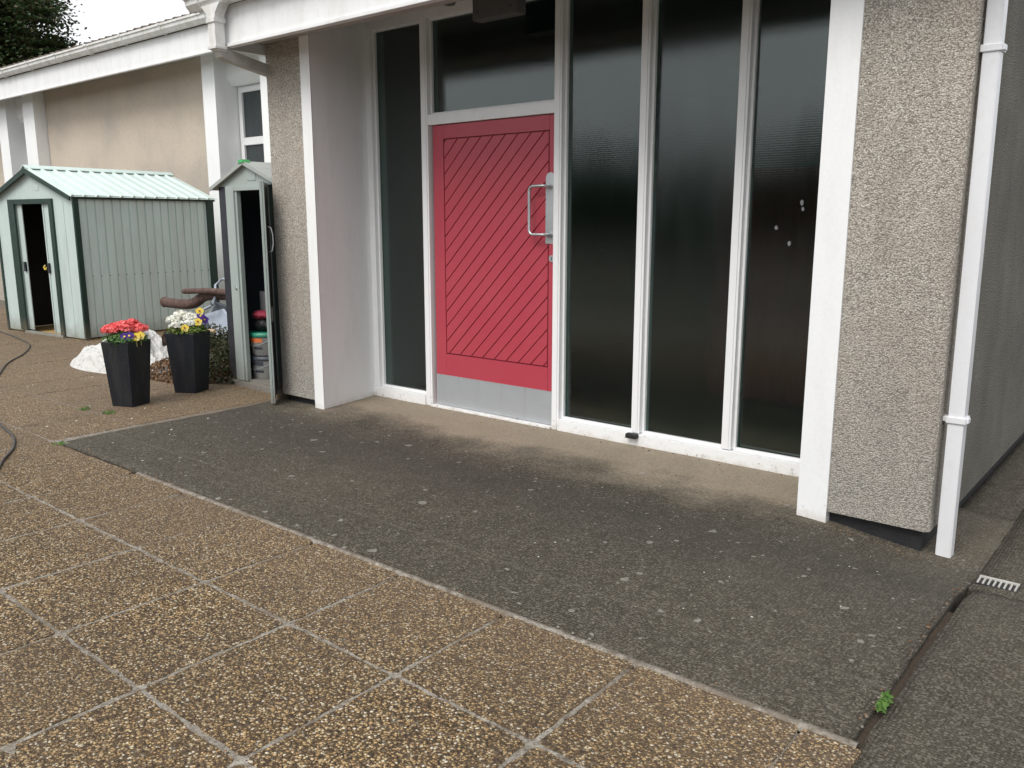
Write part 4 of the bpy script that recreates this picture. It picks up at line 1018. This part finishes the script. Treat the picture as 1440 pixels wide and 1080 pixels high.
for pts in ([(-6.75, 4.2, .66), (-6.66, 4.15, .75), (-6.5, 4.14, .76), (-6.35, 4.2, .68)], [(-6.5, 4.2, .62), (-6.42, 4.1, .8), (-6.36, 4.08, .95), (-6.33, 4.05, 1.0)], [(-6.55, 4.2, .6), (-6.5, 4.1, .48), (-6.42, 4.05, .36)], [(-6.4, 4.2, .66), (-6.3, 4.1, .86), (-6.28, 4.1, .90)]):
    p_, r_ = bumpy(pts, .014, .008, 10); b = B(); b.tube(p_, r_, 7); part('branch', b, 'bark', lg)
# ivy leaves on the twigs, brambles and dead leaves heaped on the ground
def heap(name, c, rx, ry, h, n, mat, size, lab, cat=None):
    b = B()
    for _ in range(n):
        a = random.uniform(0, 6.283); r = math.sqrt(random.random()); x = c[0] + rx * r * math.cos(a); y = c[1] + ry * r * math.sin(a)
        top = h * max(.05, (1 - r ** 2.2)) * (1 + .45 * mnoise.noise((x * 4, y * 4, 2)))
        z = top * random.uniform(.55, 1.0) + .005
        b.leaf((x, y, z), (random.uniform(-.8, .8), random.uniform(-1, .4), random.uniform(.1, 1)), size * random.uniform(.6, 1.3))
    o = part(name, b, mat); o['kind'] = 'stuff'; o['label'] = lab; o['category'] = cat or 'undergrowth'; return o
b = B(); 
heap('ivy_undergrowth', (-6.42, 3.92), .56, .40, .36, 7500, 'leaf_ivy', .028, 'dark tangled ivy growing on the ground between planter and cabinet', 'ivy')
heap('leaf_litter', (-6.62, 3.74), .55, .36, .20, 3400, 'leaf_dead', .028, 'brown dead leaves heaped at the foot of the ivy behind the planters', 'dead leaves')
b = B(); bmesh.ops.create_icosphere(b.bm, subdivisions=4, radius=1)
for v in b.bm.verts: v.co = Vector((v.co.x * .62, v.co.y * .40, max(v.co.z, -.02) * .26)) * (1 + .22 * mnoise.noise(v.co * 3)) + Vector((-6.58, 4.05, 0))
o = part('earth_heap', b, 'soil', smooth=True); o['kind'] = 'structure'
b = B()
for _ in range(420):
    t_ = random.random(); c_ = Vector((-6.45 + .12 * t_, 4.12 - .06 * t_, .35 + .65 * t_)); b.leaf(c_ + Vector((random.uniform(-.10, .10), random.uniform(-.06, .06), random.uniform(-.06, .04))), (random.uniform(-.6, .9), -1, random.uniform(-.3, .8)), random.uniform(.018, .032), mat=1 if random.random() < .25 else 0)
o = part('climbing_ivy', b, fm('leaf_ivy', 'leaf_dead')); tag(o, 'thin ivy trailing over the sawn log next to the cabinet', 'ivy')
sp2 = thing('garden_spade', 'wooden handled spade lying behind the white sack with its brown blade up', 'spade', (-6.9, 3.9, .3))
b = B(); b.tube([(-6.86, 3.72, .345), (-6.50, 3.68, .405), (-6.1, 3.66, .43)], .014, 8); part('handle', b, 'tanwood', sp2)
b = B(); g = []
for i in range(9):
    t_ = i / 8; w_ = .075 * math.sin(min(1, t_ * 1.4 + .15) * math.pi * .5) * (1 if t_ < .8 else 1 - (t_ - .8) * 2)
    g.append([b.bm.verts.new((-6.86 - .25 * t_, 3.72 + .02 * t_, .345 - .10 * t_ + s_ * w_ * .8 + .0)) for s_ in (-1, 0, 1)])
for a_, c_ in zip(g, g[1:]):
    for k in range(2): b.bm.faces.new((a_[k], a_[k + 1], c_[k + 1], c_[k])).smooth = True
bmesh.ops.solidify(b.bm, geom=b.bm.faces[:], thickness=.004); part('blade', b, 'bark', sp2)

# ------------------------------------------------------------------ cables, weeds, bits
def cable(pts, lab):
    p_, _ = bumpy(pts, .006, .006, 60); b = B(); b.tube([(q.x, q.y, max(.009, q.z)) for q in p_], .007, 7); tag(part('garden_hose', b, 'cable', smooth=True), lab, 'hose')
cable([(-11.05, 3.80, .008), (-10.3, 3.70, .012), (-9.55, 3.56, .01), (-8.95, 3.28, .01), (-8.45, 2.95, .01), (-7.85, 2.66, .01), (-7.3, 2.40, .012), (-6.9, 2.2, .01)], 'thin dark hose curving from the shed corner to the left picture edge')
cable([(-6.3, 2.05, .01), (-5.86, 1.965, .012), (-5.50, 1.90, .012), (-5.22, 1.80, .01), (-5.0, 1.67, .01), (-4.75, 1.53, .01), (-4.7, 1.40, .01)], 'loop of thin dark hose on the slabs at the left picture edge')
def weed(x, y, n, sz, h, lab, elong=0):
    b = B(); z0 = az_(x, y) if x > -5 else .002
    for _ in range(n):
        a = random.uniform(0, 6.28); r = random.random() * sz; t_ = random.uniform(-1, 1) * elong
        b.leaf((x + r * math.cos(a), y + r * math.sin(a) + t_, z0 + random.uniform(.003, h)), (math.cos(a) * .7, math.sin(a) * .7 - .4, .8), random.uniform(.010, .020), asp=.6)
    tag(part('weed', b, 'leaf_weed'), lab, 'weed', 'weeds in the joints')
weed(-.541, 2.24, 110, .013, .026, 'bright green weed growing in the groove between concrete slabs', .045)
weed(-5.95, 2.52, 60, .05, .02, 'small weed on the paving left of the other one in front of the coral planter')
weed(-5.70, 2.58, 60, .045, .022, 'small weed on the paving just in front of the coral planter')
weed(-5.12, 2.02, 40, .05, .010, 'tiny green weed at the left corner of the concrete apron')
# pale petals and grit dropped on the paving
b = B()
rs = random.Random(9)
for _ in range(42):
    x = rs.uniform(-7.2, -4.2); y = rs.uniform(2.1, 3.4); b.leaf((x, y, .012), (rs.uniform(-.2, .2), rs.uniform(-.2, .2), 1), rs.uniform(.008, .02))
for _ in range(26):
    x = rs.uniform(-2.2, -.8); y = rs.uniform(2.4, 3.4); b.leaf((x, y, az_(x, y) + .004), (rs.uniform(-.2, .2), rs.uniform(-.2, .2), 1), rs.uniform(.005, .012))
o = part('fallen_petals', b, 'whitep'); o['kind'] = 'stuff'; o['label'] = 'scattered pale petals and grit on the paving'; o['category'] = 'litter'
# crumbs of mortar, grit and leaf fragments gathered along joints, sill and wall foot
b = B()
def crumb(x, y, z, r, mat):
    vs = [b.bm.verts.new((x + r * rs.uniform(.6, 1.1) * math.cos(a), y + r * rs.uniform(.6, 1.1) * math.sin(a), z)) for a in (.3, 1.9, 3.4, 4.8)]
    t_ = b.bm.verts.new((x + rs.uniform(-.3, .3) * r, y + rs.uniform(-.3, .3) * r, z + r * rs.uniform(.5, 1.1)))
    for i in range(4):
        f = b.bm.faces.new((vs[i], vs[(i + 1) % 4], t_)); f.material_index = mat
for _ in range(520):
    k = rs.random()
    if k < .30: x, y = rs.uniform(-4.9, -.6), 2.035 + rs.gauss(0, .018)
    elif k < .50: x, y = rs.uniform(-4.75, -1.3), 4.135 - abs(rs.gauss(0, .035))
    elif k < .66: x, y = rs.uniform(-1.2, -.74), 3.60 - abs(rs.gauss(0, .03))
    elif k < .80: x, y = -.556 - abs(rs.gauss(0, .012)), rs.uniform(2.1, 3.3)
    elif k < .9: x, y = rs.uniform(-5.3, -4.7), 3.58 - abs(rs.gauss(0, .05))
    else: x, y = rs.uniform(-4.8, -.6), rs.uniform(2.1, 4.0)
    crumb(x, y, az_(x, y) - .0005, rs.uniform(.0025, .0075), rs.choice((0, 0, 1, 2)))
for _ in range(260):
    i_ = rs.randrange(-6, 5); 
    if rs.random() < .5: x, y = -2.700 + i_ * PX + rs.gauss(0, .006), rs.uniform(.3, 2.0)
    else: x, y = rs.uniform(-5.5, -.6), 1.004 + rs.choice((0, 1)) * PX + rs.gauss(0, .006)
    crumb(x, y, .0015, rs.uniform(.002, .006), rs.choice((0, 1, 2)))
o = part('grit', b, fm('mortar', 'soil', 'leaf_dead')); o['kind'] = 'stuff'; o['label'] = 'crumbs of mortar, soil and leaf gathered in joints and along the wall foot'; o['category'] = 'grit'
# boards and stones heaped beyond the shed's left corner
for i, (x, y, z, rz, w, h, mt, lb) in enumerate((( -11.75, 4.6, .0, .2, .5, .17, 'stone', 'dark stone block lowest in the pile left of the shed'), (-11.8, 4.7, .172, -.1, .42, .15, 'stone', 'dark stone block second from the bottom left of the shed'), (-11.7, 4.65, .325, .1, .6, .035, 'greywood', 'grey board lying over the stones left of the shed'), (-11.8, 4.7, .362, -.3, .55, .06, 'greywood', 'topmost grey board of the pile left of the shed'))):
    b = B(); b.box(-w / 2, w / 2, -.14, .14, 0, h, .012)
    for v in b.bm.verts: v.co += Vector([mnoise.noise(v.co * 6 + Vector((i, 0, k))) * .012 for k in range(3)])
    bmesh.ops.transform(b.bm, matrix=Matrix.Translation((x, y, z)) @ Matrix.Rotation(rz, 4, 'Z'), verts=b.bm.verts[:])
    tag(part('stone_block' if mt == 'stone' else 'timber_board', b, mt), lb, 'stone' if mt == 'stone' else 'board')

# ------------------------------------------------------------------ trees
def big_tree(x, y, h, cr, n, lab):
    t = thing('maple_tree', lab, 'tree', (x, y, -.3))
    b = B(); pts, rr = bumpy([(x, y, -.3), (x + .1, y, h * .3), (x - .1, y + .1, h * .55), (x + .1, y, h * .8)], .32, .12, 12); b.tube(pts, rr, 12); part('trunk', b, 'bark', t)
    b = B(); clumps = []
    for k in range(26):
        a = random.uniform(0, 6.283); u = random.uniform(-.55, 1); q = math.sqrt(1 - min(1, u * u)); r = cr * random.uniform(.45, .95)
        c_ = Vector((x + r * q * math.cos(a), y + r * q * math.sin(a), h * .72 + u * cr * .75)); clumps.append((c_, random.uniform(.7, 1.4)))
        pts, rr = bumpy([(x, y, h * random.uniform(.35, .6)), ((x + c_.x) / 2, (y + c_.y) / 2, (h * .5 + c_.z) / 2 + .4), tuple(c_)], .09, .02, 6); b.tube(pts, rr, 6)
    for sx, sz in ((.6, 6.2), (1.2, 7.2), (.8, 8.4), (2.0, 8.2), (1.8, 9.4), (3.0, 8.4), (3.2, 9.6), (2.6, 6.8), (5.0, 7.6), (5.3, 5.9), (4.6, 7.0), (4.2, 8.0), (5.5, 8.6), (4.9, 9.6), (2.8, 6.0), (2.4, 7.4), (3.4, 6.4), (1.4, 5.6), (3.8, 9.0)):
        c_ = Vector((x + sx, y + random.uniform(-1, 1), sz)); clumps.append((c_, random.uniform(.9, 1.5)))
        pts, rr = bumpy([(x, y, 4.5), (x + sx * .5, y, (4.5 + sz) / 2 + .2), tuple(c_)], .09, .02, 6); b.tube(pts, rr, 6)
    part('limb', b, 'bark', t)
    b = B()
    for c_, r in clumps:
        for _ in range(n):
            d = Vector((random.gauss(0, .42), random.gauss(0, .42), random.gauss(0, .30))) * r
            # leaves gather in flat sprays
            d.z = round(d.z * 3.2) / 3.2 + random.uniform(-.07, .07) + .12 * mnoise.noise((c_ + d) * 1.5)
            b.leaf(c_ + d, (random.uniform(-.6, .6), random.uniform(-.6, .6), random.uniform(.3, 1)), random.uniform(.10, .19), asp=.85, fold=.1)
    part('crown', b, 'leaf_tree', t)
big_tree(-38.9, 14.0, 9.5, 5.0, 1100, 'tall dark maple rising behind the roof at the top left corner')
# far belt of trees across the grounds in front of the hall, seen only as a reflection in the glass
b = B(); rs = random.Random(4)
for k in range(150):
    cx = -75 + k * 1.0 + rs.uniform(-.5, .5); cy = -34 + rs.uniform(-2, 2); hh = 4.6 + 1.0 * mnoise.noise((cx * .15, 0, 0)) + rs.uniform(-.4, .6)
    for _ in range(240):
        a = rs.uniform(0, 6.28); u = rs.random()
        b.leaf((cx + 1.5 * math.cos(a), cy + 1.5 * math.sin(a), -.3 + hh * u), (math.cos(a), 1 + math.sin(a), rs.uniform(0, 1)), rs.uniform(.5, .9), asp=.9)
o = part('distant_trees', b, 'leaf_treeline'); o['kind'] = 'stuff'; o['label'] = 'far belt of trees across the grounds opposite the hall'; o['category'] = 'trees'
